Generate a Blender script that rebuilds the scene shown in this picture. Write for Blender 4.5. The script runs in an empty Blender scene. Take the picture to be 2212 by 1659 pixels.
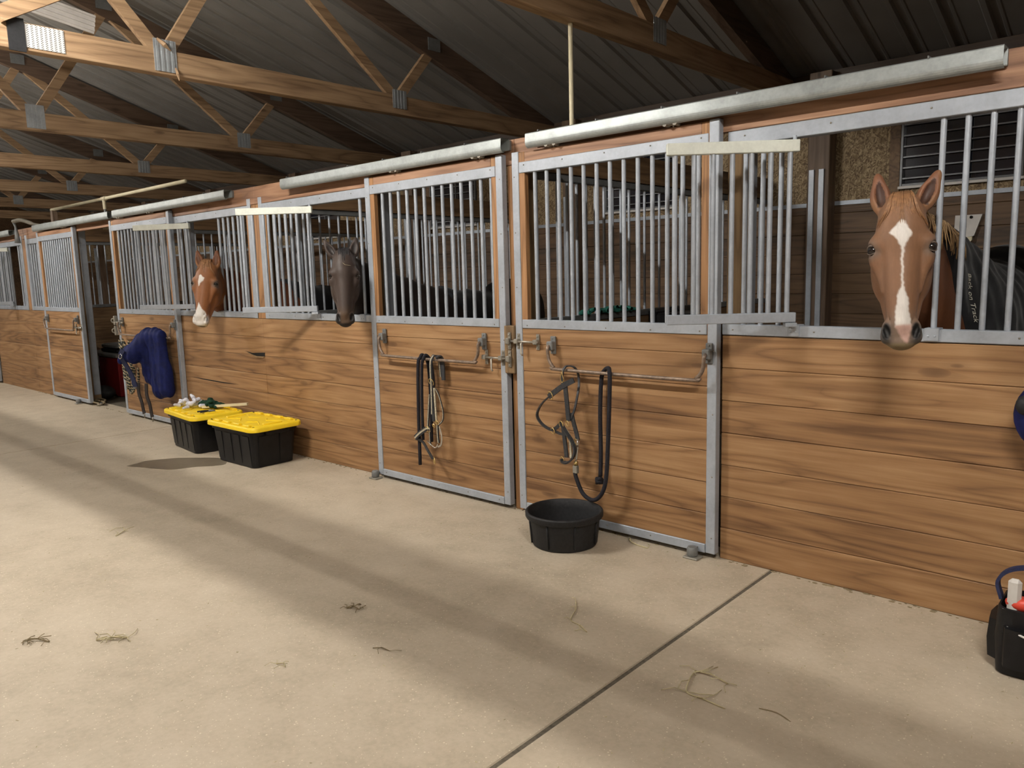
import bpy, math, random
import numpy as np
from mathutils import Vector, Matrix
random.seed(7)
rnd = random.Random(11)
SC = bpy.context.scene
COL = SC.collection
PI = math.pi

# ------------------------------------------------------------------ materials
def new_mat(name):
    m = bpy.data.materials.new(name); m.use_nodes = True
    nt = m.node_tree; nt.nodes.clear()
    out = nt.nodes.new('ShaderNodeOutputMaterial'); b = nt.nodes.new('ShaderNodeBsdfPrincipled')
    nt.links.new(b.outputs[0], out.inputs[0])
    return m, nt, b
class NT:
    def __init__(s, nt): s.nt = nt
    def n(s, t, **kw):
        x = s.nt.nodes.new(t)
        for k, v in kw.items(): setattr(x, k, v)
        return x
    def l(s, a, b): s.nt.links.new(a, b)
    def val(s, inp, v):
        if hasattr(v, 'is_output') or isinstance(v, bpy.types.NodeSocket): s.l(v, inp)
        else: inp.default_value = v
    def math(s, op, a, b=0.0, c=0.0, clamp=False):
        x = s.n('ShaderNodeMath', operation=op, use_clamp=clamp)
        s.val(x.inputs[0], a); s.val(x.inputs[1], b); s.val(x.inputs[2], c)
        return x.outputs[0]
    def comb(s, x, y, z):
        c = s.n('ShaderNodeCombineXYZ'); s.val(c.inputs[0], x); s.val(c.inputs[1], y); s.val(c.inputs[2], z); return c.outputs[0]
    def noise(s, v, scale=1, detail=2, rough=.5, dist=0.0):
        x = s.n('ShaderNodeTexNoise'); s.l(v, x.inputs['Vector']); x.inputs['Scale'].default_value = scale
        x.inputs['Detail'].default_value = detail; x.inputs['Roughness'].default_value = rough; x.inputs['Distortion'].default_value = dist
        return x.outputs[0]
    def ramp(s, f, stops):
        r = s.n('ShaderNodeValToRGB'); s.l(f, r.inputs[0]); e = r.color_ramp.elements
        while len(e) < len(stops): e.new(.5)
        for k, (p, c) in zip(e, stops):
            k.position = p; k.color = (c[0], c[1], c[2], 1) if isinstance(c, tuple) else (c, c, c, 1)
        return r.outputs[0]
    def mix(s, f, a, b, blend='MIX'):
        x = s.n('ShaderNodeMix', data_type='RGBA', blend_type=blend)
        s.val(x.inputs[0], f)
        for i, v in ((6, a), (7, b)):
            if isinstance(v, tuple): x.inputs[i].default_value = (v[0], v[1], v[2], 1)
            else: s.l(v, x.inputs[i])
        return x.outputs[2]
    def bump(s, h, strength, dist, b):
        x = s.n('ShaderNodeBump'); x.inputs['Strength'].default_value = strength; x.inputs['Distance'].default_value = dist
        s.l(h, x.inputs['Height']); s.l(x.outputs[0], b.inputs['Normal'])

def wood(name, axis, dark, mid, light, plank=None, off=0.0, rough=.6, knots=True, seg=2.4, pl_axis='z', ring=1.0):
    """boards with grain running along one world axis"""
    m, nt, b = new_mat(name); N = NT(nt)
    g = N.n('ShaderNodeNewGeometry'); sp = N.n('ShaderNodeSeparateXYZ'); N.l(g.outputs['Position'], sp.inputs[0])
    ax = {'x': 0, 'y': 1, 'z': 2}
    al = sp.outputs[ax[axis]]
    o = [sp.outputs[i] for i in range(3) if i != ax[axis]]
    pz = sp.outputs[ax[pl_axis]]
    if plank:
        pid = N.math('FLOOR', N.math('DIVIDE', N.math('SUBTRACT', pz, off), plank))
        w1 = N.n('ShaderNodeTexWhiteNoise', noise_dimensions='1D'); N.l(pid, w1.inputs['W'])
        rid = w1.outputs['Value']
        r2 = N.n('ShaderNodeTexWhiteNoise', noise_dimensions='1D')
        N.l(N.math('ADD', N.math('MULTIPLY', pid, 3.17), 0.0), r2.inputs['W'])
        rid = r2.outputs['Value']
        tint = N.math('MULTIPLY_ADD', rid, .22, -.11)
    else:
        rid = N.math('MULTIPLY', 0.0, 1.0); tint = N.math('MULTIPLY', 0.0, 1.0)
    sh = N.math('MULTIPLY', rid, 53.0)
    v1 = N.comb(N.math('MULTIPLY_ADD', al, .42, sh), N.math('MULTIPLY_ADD', o[0], 5.0, sh), N.math('MULTIPLY', o[1], 5.0))
    n1 = N.noise(v1, 1.0, 2, .5)
    rings = N.math('POWER', N.math('PINGPONG', N.math('MULTIPLY', n1, 19.0 * ring), 1.0), .55)
    v2 = N.comb(N.math('MULTIPLY_ADD', al, 2.2, sh), N.math('MULTIPLY', o[0], 60.0), N.math('MULTIPLY', o[1], 60.0))
    fine = N.noise(v2, 1.0, 4, .65)
    v3 = N.comb(N.math('MULTIPLY_ADD', al, .8, sh), N.math('MULTIPLY', o[0], 1.6), N.math('MULTIPLY', o[1], 1.6))
    blot = N.noise(v3, 1.3, 3, .6)
    f = N.math('ADD', N.math('MULTIPLY', rings, .34), N.math('MULTIPLY', fine, .60))
    f = N.math('ADD', f, N.math('MULTIPLY_ADD', blot, .55, -.37)); f = N.math('ADD', f, tint)
    col = N.ramp(f, [(0.12, dark), (.48, mid), (.86, light)])
    if knots:
        vk = N.comb(N.math('MULTIPLY_ADD', al, 1.7, sh), N.math('MULTIPLY', o[0], 5.2), N.math('MULTIPLY', o[1], 5.2))
        vo = N.n('ShaderNodeTexVoronoi'); N.l(vk, vo.inputs['Vector']); vo.inputs['Scale'].default_value = 1.0
        sepc = N.n('ShaderNodeSeparateColor'); N.l(vo.outputs['Color'], sepc.inputs[0])
        rr = N.math('MULTIPLY', N.math('GREATER_THAN', sepc.outputs[0], .35), N.math('MULTIPLY_ADD', sepc.outputs[1], .08, .06))
        k = N.math('SUBTRACT', 1.0, N.math('DIVIDE', vo.outputs['Distance'], N.math('ADD', rr, .0001)), clamp=True)
        k = N.math('MULTIPLY', N.math('POWER', k, .5), .85)
        col = N.mix(k, col, (dark[0] * .55, dark[1] * .5, dark[2] * .5))
        halo = N.math('MULTIPLY', N.math('SUBTRACT', 1.0, N.math('DIVIDE', vo.outputs['Distance'], N.math('MULTIPLY_ADD', rr, 2.2, .0001)), clamp=True), .45)
        col = N.mix(halo, col, dark)
    N.l(col, b.inputs['Base Color']); b.inputs['Roughness'].default_value = rough
    N.bump(f, .25, .004, b)
    return m

def plain(name, c, rough=.6, metal=0.0, var=.12, scale=30, spec=.5, bump=0.0, coat=0, sheen=0):
    m, nt, b = new_mat(name); N = NT(nt)
    tc = N.n('ShaderNodeTexCoord')
    n = N.noise(tc.outputs['Object'], scale, 3, .6)
    c2 = tuple(x * (1 - var) for x in c); c3 = tuple(min(1, x * (1 + var)) for x in c)
    N.l(N.ramp(n, [(.3, c2), (.7, c3)]), b.inputs['Base Color'])
    b.inputs['Roughness'].default_value = rough; b.inputs['Metallic'].default_value = metal
    b.inputs['Specular IOR Level'].default_value = spec
    if sheen: b.inputs['Sheen Weight'].default_value = sheen
    if coat: b.inputs['Coat Weight'].default_value = coat
    if bump: N.bump(n, bump, .003, b)
    return m

def galv(name, c=(.42, .465, .525), rough=.45, metal=.3, dirt=.22):
    m, nt, b = new_mat(name); N = NT(nt)
    g = N.n('ShaderNodeNewGeometry')
    n = N.noise(g.outputs['Position'], 9, 4, .6); n2 = N.noise(g.outputs['Position'], 70, 2, .5)
    f = N.math('ADD', N.math('MULTIPLY', n, .7), N.math('MULTIPLY', n2, .3))
    d = tuple(x * (1 - dirt) for x in c)
    N.l(N.ramp(f, [(.32, d), (.62, c)]), b.inputs['Base Color'])
    b.inputs['Metallic'].default_value = metal
    N.l(N.math('MULTIPLY_ADD', n2, .25, rough - .12), b.inputs['Roughness'])
    return m

M = {}
WD, WM, WL = (.125, .060, .023), (.282, .152, .064), (.435, .268, .132)
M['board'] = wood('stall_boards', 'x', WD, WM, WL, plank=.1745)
M['beamx'] = wood('header_wood', 'x', (.13, .062, .034), (.31, .17, .10), (.47, .285, .175), plank=3.0, seg=3.2)
M['stile'] = wood('stile_wood', 'z', (.14, .065, .024), (.35, .18, .075), (.52, .30, .14), knots=True)
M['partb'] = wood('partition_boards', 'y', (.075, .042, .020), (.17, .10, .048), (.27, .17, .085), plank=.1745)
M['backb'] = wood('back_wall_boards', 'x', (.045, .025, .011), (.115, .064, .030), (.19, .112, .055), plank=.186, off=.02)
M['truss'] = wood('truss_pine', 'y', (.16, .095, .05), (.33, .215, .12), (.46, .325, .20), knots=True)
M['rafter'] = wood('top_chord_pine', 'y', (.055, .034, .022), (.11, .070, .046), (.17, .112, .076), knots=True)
M['darkx'] = wood('plate_timber', 'x', (.03, .018, .012), (.06, .038, .024), (.09, .06, .04), knots=False)
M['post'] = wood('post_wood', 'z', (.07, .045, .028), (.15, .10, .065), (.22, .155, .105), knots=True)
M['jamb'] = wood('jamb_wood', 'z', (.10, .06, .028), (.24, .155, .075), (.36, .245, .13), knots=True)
M['galv'] = galv('galvanised_steel')
M['galvtrack'] = galv('track_steel', (.40, .44, .44), .45, .45, .3)
M['galvdirty'] = galv('chalky_steel', (.72, .76, .69), .6, .0, .22)
M['galvdark'] = galv('dull_steel', (.22, .23, .23), .55, .4, .35)
M['plate'] = galv('truss_plate_steel', (.42, .45, .47), .5, .5, .3)
M['bracket'] = galv('weathered_bracket', (.33, .31, .26), .6, .4, .4)
M['bolt'] = galv('bolt_steel', (.45, .42, .36), .4, .8, .4)
M['pipe'] = plain('rusty_pipe', (.22, .165, .125), .5, .45, .35, 40)
M['pvc'] = plain('cream_plastic_pipe', (.66, .60, .42), .5, 0, .08, 8)
M['black_rubber'] = plain('black_rubber', (.012, .0125, .014), .62, 0, .3, 60, .35, .3)
M['black_plastic'] = plain('black_plastic', (.0065, .0065, .0075), .45, 0, .3, 15, .3)
M['yellow'] = plain('yellow_plastic', (.87, .62, .02), .42, 0, .05, 10)
M['leather'] = plain('black_leather', (.030, .032, .036), .5, 0, .35, 90, .4, .2)
M['leather_w'] = plain('leather_with_pale_stitching', (.42, .38, .28), .5, 0, .4, 120)
M['rope'] = plain('black_rope', (.020, .019, .024), .85, 0, .4, 220, .2, .6)
M['brass'] = plain('brass', (.62, .46, .20), .3, .9, .15, 30)
M['chrome'] = plain('bright_metal', (.7, .7, .68), .22, .95, .1, 30)
M['navy'] = plain('navy_nylon', (.006, .011, .075), .7, 0, .35, 14, .2, .3)
M['navy_web'] = plain('navy_webbing', (.010, .016, .060), .75, 0, .3, 150)
M['brown_web'] = plain('dark_webbing', (.022, .016, .015), .8, 0, .3, 120)
M['blanket'] = plain('black_blanket', (.009, .010, .012), .75, 0, .5, 8, .25, .2, sheen=.15)
M['blanket_trim'] = plain('blanket_trim', (.045, .05, .055), .7, 0, .3, 30)
M['white'] = plain('white_paint', (.62, .60, .57), .6, 0, .08, 12)
M['white_cloth'] = plain('white_cloth', (.62, .63, .70), .85, 0, .25, 22, .2, .3)
M['green_cloth'] = plain('dark_green_cloth', (.010, .040, .024), .85, 0, .4, 30, .2, .3)
M['teal'] = plain('teal_cloth', (.02, .16, .12), .8, 0, .3, 20)
M['red_trunk'] = plain('red_trunk', (.20, .010, .012), .5, 0, .2, 10)
M['straw'] = plain('dry_hay', (.50, .44, .27), .9, 0, .2, 30)
M['straw_dark'] = plain('brown_hay', (.24, .19, .11), .9, 0, .3, 30)
M['eye'] = plain('horse_eye', (.010, .007, .006), .08, 0, .2, 20, .7)
M['glass_dark'] = plain('dark_glass', (.010, .012, .020), .12, 0, .3, 6, .6)
M['slat'] = galv('louver_slat', (.16, .17, .18), .4, .3, .3)
M['bone'] = plain('pink_snout', (.5, .4, .36), .6)
M['redcap'] = plain('red_plastic', (.62, .06, .035), .4, 0, .08, 10)
M['grey_brush'] = plain('grey_bristles', (.12, .115, .11), .9, 0, .6, 80)
M['hole'] = plain('dark_hollow', (.004, .003, .002), .9)
M['lampwhite'] = plain('lamp_housing', (.7, .7, .68), .5)

def roof_mat():
    m, nt, b = new_mat('painted_roof_steel'); N = NT(nt)
    g = N.n('ShaderNodeNewGeometry'); n = N.noise(g.outputs['Position'], .8, 4, .6)
    N.l(N.ramp(n, [(.3, (.17, .165, .155)), (.7, (.23, .222, .21))]), b.inputs['Base Color'])
    b.inputs['Roughness'].default_value = .5
    return m
M['roof'] = roof_mat()

def concrete():
    m, nt, b = new_mat('concrete_floor'); N = NT(nt)
    g = N.n('ShaderNodeNewGeometry'); P = g.outputs['Position']
    n1 = N.noise(P, .55, 5, .6); n2 = N.noise(P, 4.5, 5, .65); n3 = N.noise(P, 45, 3, .6)
    f = N.math('ADD', N.math('MULTIPLY', n1, .4), N.math('ADD', N.math('MULTIPLY', n2, .38), N.math('MULTIPLY', n3, .22)))
    col = N.ramp(f, [(.34, (.345, .290, .212)), (.5, (.465, .398, .300)), (.68, (.56, .485, .378))])
    # bits of shavings and grit trodden into the slab
    for sc, th, c, seed in ((90, .10, (.70, .64, .50), 3.0), (140, .12, (.68, .62, .48), 5.0)):
        sp = N.n('ShaderNodeVectorMath', operation='MULTIPLY_ADD'); N.l(P, sp.inputs[0]); sp.inputs[1].default_value = (1, 1, 1); sp.inputs[2].default_value = (seed, seed, 0)
        w = N.n('ShaderNodeTexVoronoi'); N.l(sp.outputs[0], w.inputs['Vector']); w.inputs['Scale'].default_value = sc; w.inputs['Randomness'].default_value = 1
        sepc = N.n('ShaderNodeSeparateColor'); N.l(w.outputs['Color'], sepc.inputs[0])
        k = N.math('LESS_THAN', w.outputs['Distance'], N.math('MULTIPLY', N.math('GREATER_THAN', sepc.outputs[0], .86), N.math('MULTIPLY', sepc.outputs[1], .35)))
        col = N.mix(N.math('MULTIPLY', k, .75), col, c)
    N.l(col, b.inputs['Base Color'])
    b.inputs['Roughness'].default_value = .62
    N.bump(f, .25, .004, b)
    return m
M['concrete'] = concrete()
M['wet'] = plain('wet_concrete', (.20, .165, .115), .28, 0, .12, 9)
M['joint'] = plain('joint_grime', (.10, .085, .062), .95, 0, .4, 60)
M['dirt'] = plain('joint_dirt', (.10, .085, .06), .95, 0, .4, 60)

def osb():
    m, nt, b = new_mat('osb_sheathing'); N = NT(nt)
    g = N.n('ShaderNodeNewGeometry'); sp = N.n('ShaderNodeSeparateXYZ'); N.l(g.outputs['Position'], sp.inputs[0])
    X_, Z_ = sp.outputs[0], sp.outputs[2]; nz = N.noise(g.outputs['Position'], 7, 2, .5); lay = []
    for ang, sd in ((.45, 0.0), (-.7, 7.0), (1.25, 13.0)):
        ca, sa = math.cos(ang), math.sin(ang)
        u = N.math('ADD', N.math('MULTIPLY', X_, ca), N.math('MULTIPLY', Z_, sa)); v = N.math('SUBTRACT', N.math('MULTIPLY', Z_, ca), N.math('MULTIPLY', X_, sa))
        w = N.n('ShaderNodeTexVoronoi'); N.l(N.comb(N.math('MULTIPLY_ADD', u, 6.5, N.math('MULTIPLY', nz, 1.0)), N.math('MULTIPLY_ADD', v, 21.0, N.math('MULTIPLY', nz, 1.4)), sd), w.inputs['Vector'])
        sepc = N.n('ShaderNodeSeparateColor'); N.l(w.outputs['Color'], sepc.inputs[0]); lay.append((sepc.outputs[0], sepc.outputs[1]))
    f1 = N.mix(N.math('GREATER_THAN', lay[1][1], .55), N.comb(lay[0][0], lay[0][0], lay[0][0]), N.comb(lay[1][0], lay[1][0], lay[1][0]))
    f1 = N.mix(N.math('GREATER_THAN', lay[2][1], .6), f1, N.comb(lay[2][0], lay[2][0], lay[2][0]))
    f = N.math('ADD', N.math('MULTIPLY', f1, .75), N.math('MULTIPLY', N.noise(g.outputs['Position'], 60, 2, .6), .25))
    col = N.ramp(f, [(.12, (.10, .06, .026)), (.45, (.21, .145, .072)), (.88, (.42, .32, .185))])
    x = N.math('FRACT', N.math('DIVIDE', sp.outputs[0], .205)); seam = N.math('LESS_THAN', x, .03)
    col = N.mix(N.math('MULTIPLY', seam, .5), col, (.08, .05, .02))
    N.l(col, b.inputs['Base Color']); b.inputs['Roughness'].default_value = .7
    return m
M['osb'] = osb()

def emis(name, c, s):
    m = bpy.data.materials.new(name); m.use_nodes = True; nt = m.node_tree; nt.nodes.clear()
    o = nt.nodes.new('ShaderNodeOutputMaterial'); e = nt.nodes.new('ShaderNodeEmission')
    e.inputs[0].default_value = (*c, 1); e.inputs[1].default_value = s; nt.links.new(e.outputs[0], o.inputs[0]); return m

def coat_mat(name, rough=.55, streak=.35):
    """short hair: colour is stored per vertex, fine streaks on top"""
    m, nt, b = new_mat(name); N = NT(nt)
    a = N.n('ShaderNodeAttribute', attribute_name='coat')
    tc = N.n('ShaderNodeTexCoord'); mp = N.n('ShaderNodeMapping'); N.l(tc.outputs['Object'], mp.inputs[0]); mp.inputs['Scale'].default_value = (140, 140, 22)
    n = N.noise(mp.outputs[0], 1, 3, .6); n2 = N.noise(tc.outputs['Object'], 14, 3, .6)
    f = N.math('ADD', N.math('MULTIPLY', n, .5), N.math('MULTIPLY', n2, .5))
    k = N.math('MULTIPLY_ADD', f, streak * 2, 1 - streak)
    vm = N.n('ShaderNodeVectorMath', operation='SCALE'); N.l(a.outputs['Color'], vm.inputs[0]); N.l(k, vm.inputs['Scale'])
    N.l(vm.outputs[0], b.inputs['Base Color']); b.inputs['Roughness'].default_value = rough
    b.inputs['Sheen Weight'].default_value = .03; b.inputs['Specular IOR Level'].default_value = .35
    N.bump(n, .15, .002, b)
    return m
M['coat'] = coat_mat('horse_coat')

def punched():
    m, nt, b = new_mat('punched_plate_steel'); N = NT(nt); g = N.n('ShaderNodeNewGeometry'); sp = N.n('ShaderNodeSeparateXYZ'); N.l(g.outputs['Position'], sp.inputs[0])
    a = N.math('DIVIDE', sp.outputs[1], .0275); fa = N.math('FRACT', a); fb_ = N.math('FRACT', N.math('MULTIPLY_ADD', N.math('FLOOR', N.math('MULTIPLY', a, 2.0)), .5, N.math('DIVIDE', sp.outputs[2], .0135)))
    k = N.math('MULTIPLY', N.math('LESS_THAN', N.math('ABSOLUTE', N.math('SUBTRACT', fa, .5)), .26), N.math('LESS_THAN', fb_, .42))
    N.l(N.mix(k, (.62, .63, .62), (.09, .085, .08)), b.inputs['Base Color']); b.inputs['Roughness'].default_value = .5; b.inputs['Metallic'].default_value = .2
    return m
M['punched'] = punched()
# ------------------------------------------------------------------ geometry helpers
def org(p):
    v = Vector((0, 0, 0))
    while p is not None: v += p.location; p = p.parent
    return v
class MB:
    def __init__(s): s.v = []; s.f = []
    def add(s, vs, fs):
        o = len(s.v); s.v += [tuple(x) for x in vs]; s.f += [tuple(i + o for i in f) for f in fs]; return s
    def box(s, x0, x1, y0, y1, z0, z1, R=None, c=None):
        vs = [Vector((x, y, z)) for x in (x0, x1) for y in (y0, y1) for z in (z0, z1)]
        if R is not None: vs = [R @ v + Vector(c) for v in vs]
        return s.add(vs, [(0, 1, 3, 2), (4, 6, 7, 5), (0, 4, 5, 1), (2, 3, 7, 6), (0, 2, 6, 4), (1, 5, 7, 3)])
    def bbox(s, x0, x1, y0, y1, z0, z1, b=.003):
        """box with chamfered edges"""
        b = min(b, (x1 - x0) * .45, (y1 - y0) * .45, (z1 - z0) * .45)
        cs = []
        for ix, x in enumerate((x0, x1)):
            for iy, y in enumerate((y0, y1)):
                for iz, z in enumerate((z0, z1)):
                    sx, sy, sz = (1 - 2 * ix), (1 - 2 * iy), (1 - 2 * iz)
                    cs += [(x, y + sy * b, z + sz * b), (x + sx * b, y, z + sz * b), (x + sx * b, y + sy * b, z)]
        I = lambda ix, iy, iz, k: ((ix * 2 + iy) * 2 + iz) * 3 + k
        F = []
        for i in (0, 1):
            F.append((I(i, 0, 0, 0), I(i, 0, 1, 0), I(i, 1, 1, 0), I(i, 1, 0, 0)))
            F.append((I(0, i, 0, 1), I(1, i, 0, 1), I(1, i, 1, 1), I(0, i, 1, 1)))
            F.append((I(0, 0, i, 2), I(0, 1, i, 2), I(1, 1, i, 2), I(1, 0, i, 2)))
        for i in (0, 1):
            for j in (0, 1):
                F.append((I(i, j, 0, 0), I(i, j, 1, 0), I(i, j, 1, 1), I(i, j, 0, 1)))
                F.append((I(i, 0, j, 0), I(i, 1, j, 0), I(i, 1, j, 2), I(i, 0, j, 2)))
                F.append((I(0, i, j, 1), I(1, i, j, 1), I(1, i, j, 2), I(0, i, j, 2)))
        for i in (0, 1):
            for j in (0, 1):
                for k in (0, 1): F.append((I(i, j, k, 0), I(i, j, k, 1), I(i, j, k, 2)))
        return s.add(cs, F)
    def tube(s, pts, r, n=10, cap=True, flat=1.0, up=None):
        pts = [Vector(p) for p in pts]; rs = r if isinstance(r, (list, tuple)) else [r] * len(pts)
        vs = []; prev = None
        for i, p in enumerate(pts):
            t = (pts[min(i + 1, len(pts) - 1)] - pts[max(i - 1, 0)])
            if t.length < 1e-9: t = Vector((0, 0, 1))
            t.normalize()
            if prev is None:
                a = Vector(up) if up else (Vector((0, 0, 1)) if abs(t.z) < .9 else Vector((0, 1, 0)))
            else: a = prev
            u = (a - t * a.dot(t))
            if u.length < 1e-6: u = t.orthogonal()
            u.normalize(); w = t.cross(u); prev = u
            for k in range(n):
                an = 2 * PI * k / n
                vs.append(p + rs[i] * (math.cos(an) * u + math.sin(an) * w * flat))
        F = []
        for i in range(len(pts) - 1):
            for k in range(n): F.append((i * n + k, i * n + (k + 1) % n, (i + 1) * n + (k + 1) % n, (i + 1) * n + k))
        if cap: F.append(tuple(range(n))[::-1]); F.append(tuple(range((len(pts) - 1) * n, len(pts) * n)))
        return s.add(vs, F)
    def ring(s, c, R, r, nrm, n=20, m=7, sx=1.0, ax=None):
        """closed torus-like ring, optionally oval"""
        nrm = Vector(nrm).normalized(); u = Vector(ax) if ax else nrm.orthogonal(); u = (u - nrm * u.dot(nrm)).normalized(); w = nrm.cross(u)
        vs = []
        for i in range(n):
            a = 2 * PI * i / n; d = math.cos(a) * u * sx + math.sin(a) * w; dn = d.normalized()
            for k in range(m):
                b = 2 * PI * k / m; vs.append(Vector(c) + R * d + r * (math.cos(b) * dn + math.sin(b) * nrm))
        return s.add(vs, [(i * m + k, ((i + 1) % n) * m + k, ((i + 1) % n) * m + (k + 1) % m, i * m + (k + 1) % m) for i in range(n) for k in range(m)])
    def ribbon(s, pts, w, th, wd):
        """strap: rectangular section, wd = width direction(s)"""
        pts = [Vector(p) for p in pts]; vs = []
        for i, p in enumerate(pts):
            t = (pts[min(i + 1, len(pts) - 1)] - pts[max(i - 1, 0)]).normalized()
            d = Vector(wd[i] if isinstance(wd, list) else wd); d = (d - t * d.dot(t))
            if d.length < 1e-5: d = t.orthogonal()
            d.normalize(); nn = t.cross(d)
            for a, b in ((-1, -1), (1, -1), (1, 1), (-1, 1)): vs.append(p + d * a * w / 2 + nn * b * th / 2)
        F = []
        for i in range(len(pts) - 1):
            for k in range(4): F.append((i * 4 + k, i * 4 + (k + 1) % 4, (i + 1) * 4 + (k + 1) % 4, (i + 1) * 4 + k))
        L = (len(pts) - 1) * 4; F += [(3, 2, 1, 0), (L, L + 1, L + 2, L + 3)]
        return s.add(vs, F)
    def lathe(s, prof, n=48, c=(0, 0, 0)):
        vs = [(c[0] + r * math.cos(2 * PI * k / n), c[1] + r * math.sin(2 * PI * k / n), c[2] + z) for r, z in prof for k in range(n)]
        F = [(i * n + k, i * n + (k + 1) % n, (i + 1) * n + (k + 1) % n, (i + 1) * n + k) for i in range(len(prof) - 1) for k in range(n)]
        F += [tuple(range(n))[::-1], tuple(range((len(prof) - 1) * n, len(prof) * n))]
        return s.add(vs, F)
    def loft(s, rings, cap=True):
        n = len(rings[0]); vs = [p for r in rings for p in r]
        F = [(i * n + k, i * n + (k + 1) % n, (i + 1) * n + (k + 1) % n, (i + 1) * n + k) for i in range(len(rings) - 1) for k in range(n)]
        if cap: F += [tuple(range(n))[::-1], tuple(range((len(rings) - 1) * n, len(rings) * n))]
        return s.add(vs, F)
    def extrude(s, prof, a, b):
        """prof: function t-> list of points; extrude profile points (list of 3-vectors at a) by vector b-a"""
        d = Vector(b) - Vector(a); r0 = [Vector(p) for p in prof]; return s.loft([r0, [p + d for p in r0]])
    def sphere(s, c, r, n=14, m=9, R=None):
        r = r if isinstance(r, (tuple, list)) else (r, r, r)
        rings = []
        for j in range(1, m):
            th = PI * j / m; rr = []
            for k in range(n):
                p = Vector((r[0] * math.sin(th) * math.cos(2 * PI * k / n), r[1] * math.sin(th) * math.sin(2 * PI * k / n), r[2] * math.cos(th)))
                if R is not None: p = R @ p
                rr.append(Vector(c) + p)
            rings.append(rr)
        return s.loft(rings)
    def build(s, name, mat, parent=None, smooth=False, local=False, auto=None):
        o0 = Vector((0, 0, 0)) if (local or parent is None) else org(parent)
        me = bpy.data.meshes.new(name); me.from_pydata([tuple(Vector(v) - o0) for v in s.v], [], s.f)
        me.materials.append(mat if not isinstance(mat, str) else M[mat]); me.validate()
        import bmesh
        bm = bmesh.new(); bm.from_mesh(me); bmesh.ops.recalc_face_normals(bm, faces=bm.faces); bm.to_mesh(me); bm.free()
        if smooth:
            me.polygons.foreach_set('use_smooth', [True] * len(me.polygons))
            if auto: me.set_sharp_from_angle(angle=math.radians(auto))
        o = bpy.data.objects.new(name, me); COL.objects.link(o)
        if parent is not None: o.parent = parent
        return o
def tag(o, label=None, cat=None, group=None, kind=None):
    if label: o['label'] = label
    if cat: o['category'] = cat
    if group: o['group'] = group
    if kind: o['kind'] = kind
    return o
def empty(name, loc, label, cat, group=None, rz=0.0):
    o = bpy.data.objects.new(name, None); COL.objects.link(o); o.location = loc; o.rotation_euler = (0, 0, rz); o.empty_display_size = .1
    return tag(o, label, cat, group)
def spline(pts, n=8):
    P = [Vector(p) for p in pts]; P = [2 * P[0] - P[1]] + P + [2 * P[-1] - P[-2]]; out = []
    for i in range(1, len(P) - 2):
        a, b, c, d = P[i - 1:i + 3]
        for k in range(n):
            t = k / n
            out.append(.5 * ((2 * b) + (-a + c) * t + (2 * a - 5 * b + 4 * c - d) * t * t + (-a + 3 * b - 3 * c + d) * t ** 3))
    out.append(P[-2]); return out
def planks(mb, x0, x1, yf, yb, z0, z1, h, axis='x', b=.0035, skip=()):
    z = z0; i = 0
    while z < z1 - .01:
        zt = min(z + h, z1)
        j = (rnd.random() - .5) * .003
        if i not in skip:
            if axis == 'x': mb.bbox(x0, x1, yf + j, yb, z + .0008, zt - .0008, b)
            else: mb.bbox(yf + j, yb, x0, x1, z + .0008, zt - .0008, b)
        z = zt; i += 1
    return mb
PH = .1745
BAR = .0125
def screw(mb, x, y, z, r=.0045):
    return mb.sphere((x, y, z), (r, r * .5, r), 8, 5)

# ------------------------------------------------------------------ the building shell
XL, XR, YB, YO = -23.2, 1.15, 3.75, -9.7
def zroof(y): return 3.89 - .325 * (y - 1.667) if y > -3.0 else 3.89 - .325 * (-3.0 - 1.667) - .325 * (-3.0 - y)
# floor slabs with saw-cut joints
fb = MB()
js = [XL - .3, -22.06, -15.24, -8.43, -1.607, XR + .3]
for a, c in zip(js[:-1], js[1:]): fb.bbox(a + .009, c - .009, YO - .3, .16, -.12, 0, .004)
fb.box(js[0], js[-1], YO - .3, .16, -.14, -.012)
jb = MB()
for c in js[1:-1]: jb.box(c - .0095, c + .0095, YO - .3, .16, -.0115, -.004)
tag(jb.build('floor', 'joint'), 'dark dirt packed into the saw-cut floor joints', kind='structure')
fl = fb.build('floor', 'concrete'); tag(fl, 'pale tan concrete aisle floor with saw-cut joints', kind='structure')
db = MB(); db.box(XL - .3, XR + .3, .16, YB + .1, -.14, -.004); tag(db.build('floor', 'dirt'), 'dirt floor inside the stalls', kind='structure')
# ribbed roof
rb = MB()
def roof_side(ya, yb2, s):
    x = XL - .3; prof = []
    while x < XR + .3:
        prof += [(x, 0), (x + .10, 0), (x + .115, .0), (x + .13, .026), (x + .165, .026), (x + .18, 0)]
        # two shallow stiffener ribs in the pan
        prof += [(x + .225, 0), (x + .232, .006), (x + .25, .006), (x + .257, 0)]
        x += .3
    rings = []
    for y in (ya, yb2): rings.append([(px, y, zroof(y) + .115 - dz) for px, dz in prof])
    n = len(prof); vs = rings[0] + rings[1]
    rb.add(vs, [(i, i + 1, n + i + 1, n + i) for i in range(n - 1)])
roof_side(YB + .1, -3.0, 1); roof_side(-3.0001, YO - .1, 1)
ro = rb.build('ceiling', 'roof'); md = ro.modifiers.new('thick', 'SOLIDIFY'); md.thickness = .004; md.offset = 0
tag(ro, 'ribbed pale steel roof panels on both slopes', kind='structure')
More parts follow.
